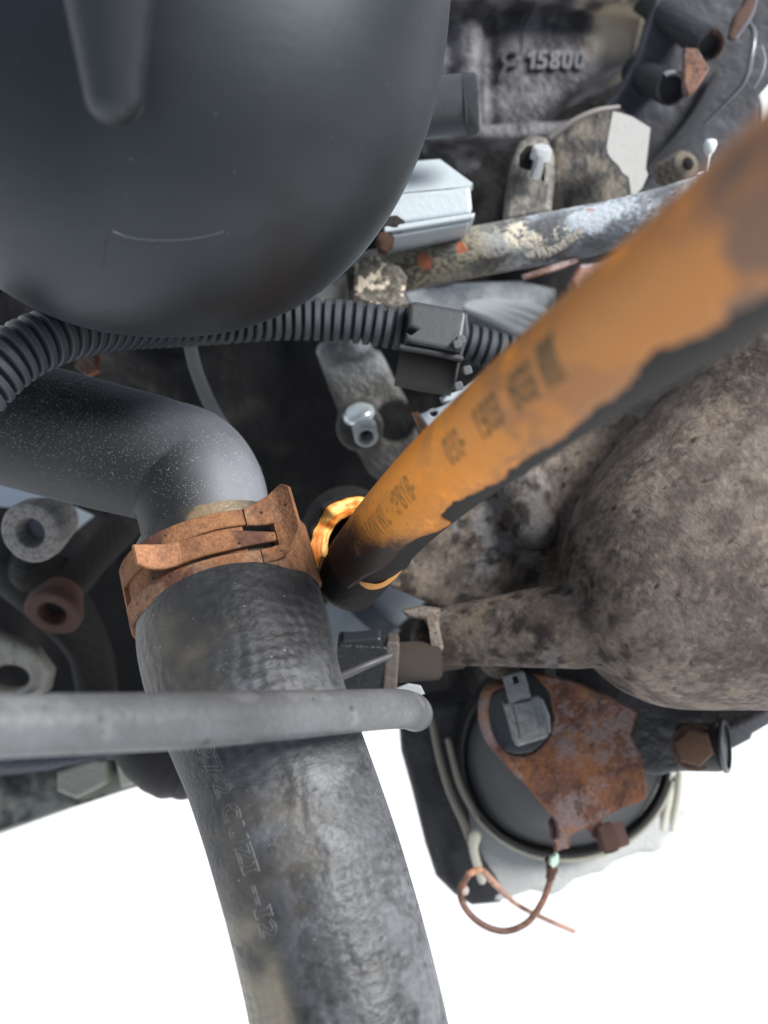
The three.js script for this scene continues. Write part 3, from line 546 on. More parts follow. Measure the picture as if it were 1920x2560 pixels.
// ---------------------------------------------------------------- aluminium bracket with bolt, centre
{
  const D = 0.42, q = (u, v, d = D) => PM(u, v, d);
  const pd = polyDist([[800, 905], [830, 880], [950, 872], [985, 940], [1015, 990], [1060, 1120], [1020, 1250], [920, 1180], [870, 1080], [830, 990]].map(([u, v]) => { const a = q(u, v); return [a.x, a.y]; }));
  const hole = cylSdf(q(985, 1055, 0.405), q(985, 1055, 0.44), 8.2, 1), shelf = capsule(q(815, 878, 0.418), q(905, 872, 0.418), 4.2), boss = cylSdf(q(905, 1060, 0.42), q(900, 1070, 0.402), 10, 2);
  const f = (x, y, z) => { const zz = z + D * 1000; let d = smax(pd(x, y), Math.abs(zz + 5) - 7, 4); d = smin(d, shelf(x, y, z), 3); d = smin(d, boss(x, y, z), 5); d = smax(d, -hole(x, y, z), 3); return d + 0.4 * fbm(x / 6, y / 6, z / 6, 3); };
  const lo = q(760, 1290), hi = q(1100, 840);
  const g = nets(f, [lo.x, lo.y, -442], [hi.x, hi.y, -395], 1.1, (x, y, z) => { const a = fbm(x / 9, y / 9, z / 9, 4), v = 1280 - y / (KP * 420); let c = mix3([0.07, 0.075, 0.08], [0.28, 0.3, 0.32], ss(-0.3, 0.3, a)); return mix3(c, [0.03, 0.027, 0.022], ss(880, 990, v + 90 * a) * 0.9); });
  const t = new Thing('mounting_bracket', 'dusty cast aluminium mounting bracket with dark hole left of the orange hose', 'bracket');
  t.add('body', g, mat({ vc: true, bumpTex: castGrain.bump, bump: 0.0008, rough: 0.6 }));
  t.done();
  const b = new Thing('bolt', 'bright silver bolt with hollow sleeve end on the aluminium mounting bracket', 'bolt');
  b.add('flanged_head', lathe([[0, 2.6], [4.6, 2.6], [5.4, 1.6], [6.6, 0.8], [6.6, -1], [4, -4]], P(897, 1035, 0.4), V(-0.25, 0.75, 0.55), 28), mat({ color: [0.7, 0.78, 0.8], rough: 0.3, metal: 0.5 }));
  b.add('sleeve', lathe([[2.8, -8], [2.8, 0], [3.4, 0.6], [4.4, 0.5], [4.9, -0.4], [4.9, -9]], P(916, 1092, 0.392), V(0.12, -0.5, 0.8), 28), mat({ color: [0.62, 0.66, 0.66], rough: 0.4, metal: 0.3, bumpTex: castGrain.bump, bump: 0.0004 }));
  b.add('bore', lathe([[0, -7.5], [2.8, -7.5]], P(916, 1092, 0.392), V(0.12, -0.5, 0.8), 20), mat({ color: [0.1, 0.05, 0.03], rough: 0.8 })); b.done();
}

// ---------------------------------------------------------------- shiny pale pipe piece below the orange hose
{
  const t = new Thing('pale_pipe', 'pale blue-grey shiny metal pipe glimpsed under the end of the orange hose', 'pipe');
  t.add('pipe', tube([[800, 1640, 0.45, 13], [880, 1560, 0.45, 15], [960, 1480, 0.452, 16], [1060, 1390, 0.46, 16]], { nu: 40, nv: 40, cap0: 'round' }), mat({ color: [0.42, 0.48, 0.54], rough: 0.4, metal: 0.2, bumpTex: castGrain.bump, bump: 0.0008 }));
  t.add('clip_band', tube([[905, 1545, 0.449, 16.4], [935, 1512, 0.449, 16.8]], { nu: 40, nv: 6, cap0: 'flat', cap1: 'flat' }), mat({ color: [0.05, 0.06, 0.08], rough: 0.5 }));
  t.done();
}

// ---------------------------------------------------------------- gearbox casting at right
{
  const A = (u, v, d) => PM(u, v, d);
  const bell = ellip(A(1870, 1370, 0.36), [62, 52, 52], 2.1), belly = capsule(A(1700, 1480, 0.35), A(2050, 1430, 0.34), 36, 44), horn = capsule(A(1690, 1480, 0.365), A(2140, 800, 0.36), 38, 50);
  const neck = capsule(A(1440, 1560, 0.352), A(1095, 1592, 0.368), 16, 10.5), plateS = boxSdf(A(1225, 1390, 0.388), [38, 26, 8], 2, [0.1, 0.16, -0.42]), lug = capsule(A(1290, 1195, 0.38), A(1330, 1310, 0.377), 12, 10), web = capsule(A(1230, 1560, 0.38), A(1250, 1640, 0.394), 12, 9);
  const up = boxSdf(A(1440, 1210, 0.392), [30, 36, 8], 5, [0, 0.1, -0.5]);
  const f = (x, y, z) => {
    let d = smin(bell(x, y, z), belly(x, y, z), 22); d = smin(d, horn(x, y, z), 14);
    let e = smin(neck(x, y, z), web(x, y, z), 8); e = smin(e, plateS(x, y, z), 3); e = smin(e, lug(x, y, z), 4); e = smin(e, up(x, y, z), 8);
    d = smin(d, e, 3.5);
    if (Math.abs(d) < 3) { const p = fbm(x / 7, y / 7, z / 7, 4); d += 0.25 * p + 0.1 * fbm(x / 1.8, y / 1.8, z / 1.8, 2) + 0.6 * ss(0.3, 0.45, fbm(x / 5 + 8, y / 5, z / 5, 3)); }
    return d;
  };
  const g = nets(f, [-8, -82, -440], [176, 104, -276], 1.2, (x, y, z) => {
    const a = fbm(x / 10, y / 10, z / 10, 4), b = fbm(x / 2.2, y / 2.2, z / 2.2, 3), w = fbm(x / 26 + 3, y / 26, z / 26, 3);
    let c = mix3([0.15, 0.122, 0.102], [0.28, 0.235, 0.195], ss(-0.25, 0.3, a + 0.5 * b)); c = mix3(c, [0.42, 0.34, 0.26], ss(0.05, 0.3, w + 0.5 * b) * 0.6);
    c = mix3(c, [0.4, 0.4, 0.41], ss(0.0, 0.3, fbm(x / 16 + 20, y / 16, z / 16, 3) + 0.3 * b + 0.3 * ss(34, 10, Math.hypot(x - 56, y - 3)) - 0.08) * 0.75 * ss(75, 45, x));
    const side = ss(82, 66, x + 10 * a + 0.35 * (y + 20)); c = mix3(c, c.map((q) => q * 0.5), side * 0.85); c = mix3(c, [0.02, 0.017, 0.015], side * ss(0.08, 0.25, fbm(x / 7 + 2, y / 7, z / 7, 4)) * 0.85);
    c = mix3(c, [0.025, 0.02, 0.018], ss(0.3, 0.45, fbm(x / 5 + 8, y / 5, z / 5, 3)) * 0.9); c = mix3(c, [0.03, 0.025, 0.022], ss(0.4, 0.55, -b) * 0.5);
    return c;
  });
  const t = new Thing('gearbox_casing', 'rough dirty brown-grey alloy gearbox casing bulging at the right', 'gearbox');
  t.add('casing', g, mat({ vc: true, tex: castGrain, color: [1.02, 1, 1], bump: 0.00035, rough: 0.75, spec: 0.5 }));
  const o = P(1062, 1606, 0.372), ax = V(-1, -0.05, 0.25);
  t.add('socket', lathe([[6.6, -8], [6.6, 0], [7.4, 1.2], [9.6, 1.2], [10.8, 0], [11.4, -3], [11, -14]], o, ax, 40), mat({ tex: grain, color: [0.15, 0.12, 0.1], bump: 0.0006, rough: 0.8 }));
  t.add('socket_lip', plate([[1004, 1528], [1050, 1518], [1102, 1524], [1098, 1560], [1110, 1620], [1096, 1650], [1108, 1690], [1085, 1640], [1082, 1590], [1060, 1550], [1020, 1545]], 0.352, 6, { bevel: 1.6 }), mat({ tex: grain, color: [0.2, 0.165, 0.135], bump: 0.0007, rough: 0.8 }));
  t.done();
}

// ---------------------------------------------------------------- black sensor plug in the socket
{
  const t = new Thing('sensor_plug', 'black plastic sensor plug pushed into the gearbox socket beside the radiator hose', 'sensor');
  const o = P(1010, 1655, 0.355), ax = V(1, 0.04, -0.12);
  t.add('barrel', lathe([[7, -3], [7.2, 0], [7.2, 12], [6.4, 13]], o, ax, 36), mat({ color: [0.07, 0.055, 0.045], rough: 0.55, bumpTex: grain.bump, bump: 0.0004 }));
  t.add('collar', rbox(P(978, 1655, 0.354), [5, 18.5, 15], 1.6, [0.1, 0, -0.06]), mat({ color: [0.1, 0.085, 0.075], rough: 0.5, bumpTex: grain.bump, bump: 0.0004 }));
  const b = t.add('plug_body', rbox(P(905, 1655, 0.354), [18, 18, 14], 1.6, [0.25, 0, -0.05]), mat({ color: [0.02, 0.021, 0.024], rough: 0.4, bumpTex: castGrain.bump, bump: 0.0004 }));
  t.add('latch', rbox(P(905, 1603, 0.351), [14, 5, 8], 1.2, [0.3, 0, 0.1]), mat({ color: [0.03, 0.034, 0.04], rough: 0.35 }), b);
  t.done();
  const w = new Thing('thin_wire', 'grey blurred wire crossing in front of the black sensor plug', 'wire');
  w.add('wire', tube([[800, 1712, 0.33, 1.4], [860, 1688, 0.331, 1.4], [920, 1662, 0.333, 1.3], [975, 1640, 0.338, 1.1]], { nu: 14, nv: 24, cap1: 'round' }), mat({ color: [0.07, 0.07, 0.075], rough: 0.5 })); w.done();
  const e = new Thing('plastic_scrap', 'small torn pale grey plastic scrap behind the end of the grey tube', 'scrap');
  e.add('scrap', plate([[990, 1722], [1020, 1710], [1052, 1715], [1062, 1735], [1040, 1745], [1000, 1735]], 0.33, 1.4, { bevel: 0.3 }), mat({ color: [0.35, 0.37, 0.39], rough: 0.5 })); e.done();
}

// ---------------------------------------------------------------- dark mount under gearbox with bolt
{
  const t = new Thing('engine_mount', 'black oily engine mount under the gearbox casing reaching the right edge', 'engine mount');
  t.add('arm', plate([[1380, 1560], [1480, 1640], [1560, 1705], [1660, 1745], [1760, 1760], [1990, 1690], [1990, 1775], [1920, 1806], [1885, 1836], [1840, 1862], [1790, 1905], [1740, 1925], [1688, 1935], [1640, 1945], [1600, 1935], [1560, 1850], [1480, 1760], [1380, 1700]], (u, v) => 0.4 + (v - 1750) * 0.00003, 16, { bevel: 3 }), M.oily);
  t.add('bushing', lathe([[0, 3], [7, 3], [9, 2], [9.4, 0], [9.4, -14]], P(1792, 1868, 0.385), V(0.85, 0.1, 0.45), 30), mat({ color: [0.02, 0.02, 0.022], rough: 0.5 }));
  t.add('arm_end', plate([[1800, 1830], [1870, 1800], [1990, 1740], [1990, 1775], [1885, 1836], [1880, 1850], [1812, 1885]], 0.392, 10, { bevel: 2 }), mat({ color: [0.06, 0.062, 0.07], bumpTex: castGrain.bump, bump: 0.0003, rough: 0.5 }));
  t.add('washer', lathe([[8.6, 1], [9.8, 1], [10.2, 0.4], [10.2, -0.6], [8.6, -0.6]], P(1812, 1866, 0.383), V(0.85, 0.1, 0.45), 30), mat({ color: [0.12, 0.125, 0.13], rough: 0.45, metal: 0.4 }));
  t.done();
  const b = new Thing('bolt', 'rusty brown hexagon bolt head on the black mounting arm', 'bolt');
  b.add('head', hexBolt(P(1735, 1868, 0.378), V(-0.3, 0.15, 1), 7.4, 6, 1), mat({ tex: brownRust, color: [0.75, 0.65, 0.55], bump: 0.0005, rough: 0.6 }));
  b.add('washer', lathe([[0, 0.8], [8.6, 0.8], [9.2, 0.2], [9.2, -1]], P(1737, 1868, 0.383), V(-0.3, 0.15, 1), 28), mat({ tex: brownRust, color: [0.4, 0.36, 0.34], rough: 0.6 })); b.done();
}

// ---------------------------------------------------------------- pump cover, lower right
{
  const t = new Thing('pump_cover', 'silver round pump cover with black body at the lower right under the rusty bracket', 'pump');
  const ax = V(-0.05, -0.12, 1), o = P(1412, 1888, 0.425);
  t.add('cover', plate([[1180, 1900], [1300, 1800], [1560, 1800], [1670, 1880], [1702, 1940], [1722, 1990], [1722, 2030], [1700, 2068], [1672, 2098], [1662, 2124], [1640, 2138], [1600, 2138], [1540, 2160], [1512, 2185], [1486, 2190], [1440, 2205], [1405, 2236], [1380, 2242], [1330, 2232], [1240, 2262], [1180, 2240], [1150, 2160], [1140, 2010]], (u, v) => 0.447 + (v - 1900) * -0.00003, 16, { bevel: 3.5 }), mat({ color: [0.46, 0.47, 0.455], rough: 0.4, metal: 0.1, bumpTex: grain.bump, bump: 0.0003 }));
  t.add('rim', lathe([[45.8, -6], [46.2, 1.5], [46.6, 2.2], [47.8, 2], [48.3, 1], [48.6, -2], [49, -6]], o, ax, 90, -1.0, 2.3), mat({ color: [0.36, 0.345, 0.28], rough: 0.4, metal: 0.1 }));
  t.add('seal', lathe([[43, -2], [43.4, 2.8], [44.4, 3.4], [45.4, 2.6], [45.9, -3], [47, -5]], o, ax, 90), mat({ color: [0.015, 0.014, 0.014], rough: 0.5 }));
  t.add('dome', lathe([[0, 16], [12, 15.4], [22, 13.4], [31, 9.4], [38, 4.6], [41.8, 0.6], [43.2, -4]], o, ax, 90), mat({ color: [0.1, 0.104, 0.108], rough: 0.36, metal: 0.5, bumpTex: grain.bump, bump: 0.0002 }));
  for (const [u, v] of [[1652, 2112], [1500, 2172], [1388, 2226]]) t.add('boss', lathe([[0, 0.6], [2.5, 0.4], [3.6, -0.4], [4.4, -3], [4.8, -12]], P(u - 8, v - 8, 0.4425), V(0, 0, 1), 20), mat({ color: [0.55, 0.56, 0.54], rough: 0.4, metal: 0.15 }));
  for (const x of [1672, 1696]) t.add('cover_rib', tube([[x + 4, 1935, 0.443, 1.8], [x, 1990, 0.443, 2], [x - 16, 2070, 0.443, 1.8]], { nu: 12, nv: 16, cap0: 'round', cap1: 'round' }), mat({ color: [0.5, 0.49, 0.42], rough: 0.4 }));
  t.add('black_body', plate([[998, 1828], [1004, 1805], [1060, 1760], [1180, 1740], [1260, 1800], [1190, 1900], [1170, 2000], [1180, 2090], [1215, 2160], [1280, 2236], [1250, 2262], [1180, 2268], [1135, 2240], [1090, 2195], [1062, 2110], [1030, 1980], [1002, 1880]], (u, v) => 0.432 + (u - 1000) * 0.00002, 22, { bevel: 3 }), mat({ tex: oily, color: [0.75, 0.72, 0.75], bump: 0.0005, rough: 0.45 }));
  t.add('body_edge', tube([[1080, 1800, 0.425, 1.5], [1098, 1890, 0.425, 1.6], [1125, 1980, 0.425, 1.7], [1160, 2060, 0.425, 1.7], [1178, 2110, 0.426, 1.6]], { nu: 12, nv: 40, cap0: 'round', cap1: 'round' }), mat({ color: [0.18, 0.165, 0.13], rough: 0.45 }));
  t.add('body_edge', tube([[1120, 1850, 0.424, 1.3], [1150, 1960, 0.424, 1.6], [1190, 2040, 0.424, 1.6]], { nu: 12, nv: 40, cap0: 'round', cap1: 'round' }), mat({ color: [0.22, 0.2, 0.16], rough: 0.45 }));
  t.add('pin', tube([[1188, 2090, 0.421, 2.6], [1184, 2120, 0.421, 2], [1205, 2200, 0.421, 1.8]], { nu: 14, nv: 20, cap0: 'round', cap1: 'round' }), mat({ color: [0.5, 0.48, 0.4], rough: 0.4 }));
  t.done();
}

// ---------------------------------------------------------------- rusty bracket and grey plug on it
{
  const dep = (u, v) => 0.385 + (v - 1850) * 0.000035 + (u - 1400) * 0.00001;
  const t = new Thing('rusty_bracket', 'heavily rusted triangular steel bracket in front of the pump cover', 'bracket');
  t.add('plate', plate([[1335, 1684], [1372, 1730], [1384, 1790], [1372, 1846], [1340, 1882], [1300, 1892], [1272, 1888], [1252, 1884], [1262, 1898], [1289, 1932], [1322, 1972], [1356, 2015], [1389, 2054], [1396, 2080], [1394, 2096], [1383, 2104], [1389, 2131], [1405, 2126], [1425, 2121], [1429, 2090], [1452, 2076], [1481, 2068], [1520, 2042], [1561, 2021], [1600, 2006], [1617, 1995], [1618, 1970], [1614, 1938], [1605, 1890], [1580, 1840], [1590, 1800], [1594, 1779], [1520, 1740], [1435, 1706], [1370, 1690]], dep, 3.6, { bevel: 0.9 }), M.rust);
  t.add('rolled_rim', tube([[1262, 1706, 0.378, 1.6], [1224, 1722, 0.378, 2], [1208, 1770, 0.379, 2.1], [1220, 1836, 0.381, 2], [1256, 1886, 0.384, 1.8], [1300, 1940, 0.387, 1.2]], { nu: 14, nv: 60, cap0: 'round', cap1: 'round', metric: true }), M.rust);
  t.add('back_flange', plate([[1400, 2040], [1430, 2020], [1420, 2090], [1385, 2110], [1380, 2070]], 0.397, 8, { bevel: 1 }), mat({ tex: rustTex, color: [0.25, 0.22, 0.22], rough: 0.8 }));
  t.done();
  const n = new Thing('nut', 'rusty nut lump under the lower edge of the rusty bracket', 'nut');
  n.add('nut', hexBolt(P(1528, 2090, 0.398), V(0.25, -0.9, 0.35), 6.2, 9), mat({ tex: rustTex, color: [0.85, 0.75, 0.75], bump: 0.001, rough: 0.8 }));
  n.add('stud', lathe([[0, 4], [3, 3.6], [3.4, 2], [3.4, -8]], P(1522, 2108, 0.4), V(0.25, -0.9, 0.35), 18), mat({ tex: rustTex, color: [0.6, 0.5, 0.5], bump: 0.001, rough: 0.8 }));
  n.add('washer', rbox(P(1488, 2066, 0.4), [7, 7, 5], 1.2, [0.3, 0.2, 0.5]), mat({ tex: rustTex, color: [0.35, 0.28, 0.28], rough: 0.8 })); n.done();
  const g = new Thing('grommet', 'round grey rubber grommet set into the hole of the rusty bracket', 'grommet');
  g.add('disc', lathe([[0, -2], [9, -2], [11.6, -1.2], [12.6, -0.4], [13.2, -1], [13.4, -4]], P(1297, 1800, 0.386), V(0.02, 0.1, 1), 44), mat({ color: [0.17, 0.185, 0.2], rough: 0.5, bumpTex: grain.bump, bump: 0.0003 }));
  g.add('dark_insert', lathe([[0, -0.6], [7.5, -0.8], [9, -2.2]], P(1262, 1775, 0.388), V(-0.1, 0.1, 1), 30), M.matteBlack); g.done();
  const c = new Thing('grey_plug', 'grey plastic plug with a square slotted tab on the rusty bracket', 'connector');
  const pm = mat({ tex: grain, color: [0.24, 0.25, 0.245], bump: 0.0003, rough: 0.45 });
  const shape = [[1256, 1690], [1309, 1676], [1326, 1736], [1273, 1753]];
  c.add('body', plate([[1261, 1763], [1275, 1752], [1345, 1738], [1352, 1745], [1374, 1838], [1368, 1846], [1296, 1868], [1288, 1862]], 0.372, 9, { bevel: 1.2 }), pm);
  const s = new THREE.Shape(), d0 = 0.371, Q = (u, v) => new THREE.Vector2((u - 960) * KP * d0, (1280 - v) * KP * d0);
  s.setFromPoints([[1257, 1691], [1306, 1677], [1312, 1682], [1328, 1742], [1274, 1756]].map((a) => Q(...a))); const h = new THREE.Path(); h.setFromPoints([[1277, 1690], [1295, 1685], [1301, 1708], [1283, 1714]].map((a) => Q(...a))); s.holes.push(h);
  const tg = new THREE.ExtrudeGeometry(s, { depth: 0.004, bevelEnabled: true, bevelSize: 0.0004, bevelThickness: 0.0004, bevelOffset: -0.0004, bevelSegments: 2 }); tg.translate(0, 0, -d0 - 0.004); c.add('tab', tg, pm);
  c.add('side_wing', plate([[1345, 1742], [1358, 1748], [1376, 1790], [1378, 1830], [1372, 1836], [1356, 1790]], 0.3745, 8, { bevel: 1 }), mat({ color: [0.28, 0.32, 0.35], rough: 0.4 }));
  c.add('raised_panel', plate([[1285, 1760], [1330, 1750], [1350, 1832], [1304, 1846]], 0.3706, 1.6, { bevel: 0.5 }), pm); c.done();
}

// ---------------------------------------------------------------- copper wire loop
{
  const t = new Thing('wire_loop', 'bent brown copper wire loop hanging below the pump cover', 'wire');
  const path = [[1374, 2150], [1378, 2185], [1368, 2225], [1352, 2262], [1316, 2308], [1262, 2328], [1204, 2310], [1162, 2268], [1151, 2226], [1172, 2184], [1202, 2176], [1238, 2210], [1288, 2258], [1356, 2294], [1434, 2328]];
  const wp = path.map(([u, v], i) => [u, v, 0.405 - 0.0012 * Math.min(i, 8) + (i > 9 ? 0.004 * (i - 9) : 0), i > 11 ? 1.0 : 1.35]);
  t.add('wire', tube(wp.slice(0, 10), { nu: 16, nv: 200, cap0: 'round', cap1: 'round', metric: true }), mat({ tex: brownRust, color: [0.75, 0.55, 0.5], bump: 0.0002, rough: 0.5 }));
  t.add('pale_tail', tube(wp.slice(9), { nu: 16, nv: 120, cap0: 'round', cap1: 'round', metric: true }), mat({ tex: brownRust, color: [1.5, 1.35, 1.3], bump: 0.0002, rough: 0.5 }));
  t.add('kink_lump', lathe([[0, 2], [1.6, 1.4], [2.1, 0], [1.6, -1.6], [0, -2.2]], P(1160, 2226, 0.396), V(0.4, 0.6, 0.5), 16), mat({ color: [0.42, 0.34, 0.31], rough: 0.5 }));
  t.add('rust_knot', tube([[1370, 2150, 0.404, 1.4], [1380, 2172, 0.403, 2.2], [1376, 2192, 0.403, 1.8]], { nu: 12, nv: 20, cap0: 'round', cap1: 'round', rad: (th, s, r) => r * (1 + 0.35 * n3(s * 8, Math.cos(th) * 2, Math.sin(th) * 2)) }), mat({ tex: rustTex, color: [0.9, 0.75, 0.6], bump: 0.001, rough: 0.8 }));
  t.done();
  const c = new Thing('mint_clip', 'tiny pale mint green clip where the copper wire meets the rusty bracket', 'clip');
  c.add('clip', plate([[1378, 2146], [1388, 2140], [1392, 2132], [1398, 2142], [1396, 2160], [1384, 2172], [1374, 2162]], 0.398, 2.5, { bevel: 0.6 }), mat({ color: [0.55, 0.72, 0.6], rough: 0.5 })); c.done();
}

// ---------------------------------------------------------------- lugs and castings at left, behind the elbow
{
  const ring = (u, v, d, R, r, L, ax, m, m2, label) => {
    const t = new Thing('pipe_lug', label, 'lug'), o = P(u, v, d);
    t.add('ring', lathe([[r * 0.8, -6], [r, -0.8], [r + 0.7, 0], [R - 1, 0], [R, -1], [R, -L * 0.3], [R * 0.72, -L]], o, ax, 40), m);
    t.add('bore', lathe([[0, -6], [r * 0.85, -6]], o, ax, 24), m2); t.done();
  };
  ring(75, 1332, 0.385, 12.4, 5.8, 24, V(-0.15, -0.25, 1), mat({ tex: alloy, color: [0.8, 0.76, 0.74], bump: 0.0004, rough: 0.5, metal: 0.2 }), mat({ color: [0.06, 0.065, 0.075], rough: 0.3, metal: 0.4 }), 'grey metal ring lug with a dark bore at the left edge under the elbow pipe');
  ring(130, 1536, 0.41, 12, 6, 14, V(-0.1, -0.75, 1), mat({ tex: rustTex, color: [0.4, 0.27, 0.23], bump: 0.0006, rough: 0.65 }), M.matteBlack, 'reddish brown rusty ring lug below the grey ring lug');
  const t = new Thing('left_casting', 'dark casting web linking the two ring lugs behind the elbow pipe', 'casting');
  t.add('web', tube([[90, 1420, 0.43, 12], [170, 1450, 0.43, 9], [230, 1400, 0.43, 7], [310, 1310, 0.435, 8]], { nu: 24, nv: 40, cap0: 'round', cap1: 'round' }), mat({ tex: oily, color: [0.6, 0.57, 0.5], bump: 0.001, rough: 0.6, spec: 0.5 }));
  t.add('web', tube([[40, 1400, 0.44, 16], [120, 1480, 0.44, 14], [220, 1620, 0.445, 10], [250, 1780, 0.445, 9]], { nu: 24, nv: 40, cap0: 'round', cap1: 'round' }), mat({ tex: oily, color: [0.5, 0.5, 0.47], bump: 0.001, rough: 0.6, spec: 0.5 })); t.done();
  const b = new Thing('bracket_plate', 'grey bracket plate with a dark oval hole at the lower left edge', 'bracket');
  b.add('plate', plate([[-80, 1560], [20, 1600], [80, 1625], [120, 1680], [110, 1730], [60, 1770], [-80, 1790]], 0.425, 8, { bevel: 2.5, holes: [[18, 1696, 52, 32]] }), mat({ tex: alloy, color: [0.5, 0.47, 0.42], bump: 0.0005, rough: 0.6 })); b.done();
  const s = new Thing('pale_sheet', 'pale blue-grey metal sheet glimpsed under the elbow pipe at left', 'sheet');
  s.add('sheet', plate([[-80, 1180], [60, 1210], [230, 1290], [180, 1330], [100, 1300], [40, 1270], [-80, 1260]], 0.44, 3, { bevel: 0.8 }), mat({ color: [0.4, 0.46, 0.52], rough: 0.45 })); s.done();
  const l = new Thing('dirty_tray', 'dirty grey-green moulded tray edge at the lower left above the white ground', 'tray');
  const tm = mat({ tex: tiled(paint(512, 512, (x, y) => { const a = tf(x, y, 4, 5, 231); return [...mix3([0.06, 0.06, 0.055], [0.4, 0.4, 0.34], ss(-0.2, 0.3, a)), clamp(0.5 + 0.4 * tf(x, y, 30, 3, 235))]; }), 0.09), bump: 0.0006, rough: 0.6 });
  l.add('tray', plate([[-120, 1860], [400, 1850], [390, 1945], [366, 1962], [180, 2022], [0, 2086], [-120, 2130]], (u, v) => 0.45 - (v - 1860) * 0.00008, 14, { bevel: 2 }), tm);
  l.add('raised_block', plate([[140, 1930], [230, 1900], [262, 1905], [268, 1960], [190, 2000], [140, 1980]], 0.43, 8, { bevel: 2 }), mat({ color: [0.3, 0.3, 0.25], rough: 0.55, bumpTex: grain.bump, bump: 0.0005 }));
  l.add('raised_block', plate([[285, 1890], [345, 1880], [372, 1940], [360, 1958], [300, 1972]], 0.43, 8, { bevel: 2 }), mat({ color: [0.42, 0.41, 0.34], rough: 0.5, bumpTex: grain.bump, bump: 0.0005 }));
  l.add('upper_lip', tube([[-100, 1905, 0.432, 7], [60, 1895, 0.432, 7], [200, 1885, 0.434, 5], [330, 1870, 0.436, 4]], { nu: 20, nv: 30 }), mat({ tex: oily, color: [1.6, 1.8, 2.2], rough: 0.4 })); l.done();
  const k = new Thing('black_knob', 'rounded black rubber knob left of the radiator hose above the white ground', 'knob');
  k.add('knob', tube([[330, 1850, 0.4, 10], [375, 1900, 0.4, 11], [425, 1935, 0.4, 10.5], [455, 1950, 0.4, 8]], { nu: 30, nv: 30, cap0: 'round', cap1: 'round', rad: (th, s, r) => r * (1 + 0.012 * Math.sin(s * 24)) }), mat({ color: [0.018, 0.017, 0.019], rough: 0.5, bumpTex: grain.bump, bump: 0.0005 })); k.done();
}

// ---------------------------------------------------------------- black elbow pipe
const elbowPath = [[-140, 1010, 0.333, 22], [0, 1046, 0.335, 22], [140, 1084, 0.338, 22], [270, 1118, 0.341, 22], [400, 1152, 0.343, 21.8], [462, 1180, 0.343, 22.8], [500, 1240, 0.339, 22.8], [518, 1330, 0.334, 21.6], [538, 1410, 0.329, 22], [556, 1480, 0.324, 22]];
{
  const sp = spine(elbowPath);
  const tex = paint(1024, 1024, (u, v) => {
    const a = tf(u, v, 6, 5, 301), zone = ss(0.35, 0.52, u) * (1 - ss(0.62, 0.74, u)) * (0.45 + 0.75 * tf(u, v, 5, 3, 305) + 0.3);
    const fine = dots(u, v, 220, 0.42 * clamp(zone * 1.2), 0.4, 307), coarse = dots(u, v, 110, 0.22 * clamp(zone), 0.22, 311);
    const peb = dots(u, v, 46, 0.95, 0.5, 317) * ss(0.22, 0.12, Math.abs(u - 0.62)) * ss(0.42, 0.3, v) * ss(-0.05, 0.2, tf(u, v, 5, 3, 321) + 0.15);
    const paintedHighlight = Math.max(ss(0.42, 0.66, v) * ss(0.46, 0.68, u), 0.28 * ss(0.62, 0.76, u)) * (0.17 + 0.09 * a) * ss(1, 0.8, u); const q = 0.009 + 0.01 * clamp(a + 0.3) + paintedHighlight; const w = clamp(0.13 * fine + 0.16 * coarse);  // highlight along the top edge and bend, painted into the base colour
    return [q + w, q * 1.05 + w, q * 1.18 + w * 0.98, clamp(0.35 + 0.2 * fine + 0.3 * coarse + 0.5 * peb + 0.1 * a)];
  });
  const t = new Thing('elbow_pipe', 'black moulded plastic elbow pipe speckled with pale grit feeding the radiator hose', 'pipe');
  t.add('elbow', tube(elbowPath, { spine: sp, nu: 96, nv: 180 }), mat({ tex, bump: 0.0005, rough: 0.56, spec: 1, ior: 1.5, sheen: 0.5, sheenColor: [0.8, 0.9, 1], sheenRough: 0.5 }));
  const f = sp.at(0.9);
  t.add('stop_collar', lathe([[22, -3.2], [23.4, -2.6], [23.8, -1], [23.8, 2.4], [23.2, 3], [22, 3.2]], f.c, f.T, 80), mat({ color: [0.045, 0.05, 0.056], rough: 0.35, bumpTex: grain.bump, bump: 0.0002 }));
  t.add('key_block', rbox(f.c.clone().addScaledVector(f.e2, 0.0226).addScaledVector(f.e1, -0.001), [12, 6, 2.6], 0.8, [0, 0, 0.25]), mat({ color: [0.04, 0.044, 0.05], rough: 0.4 }));
  t.done();
}

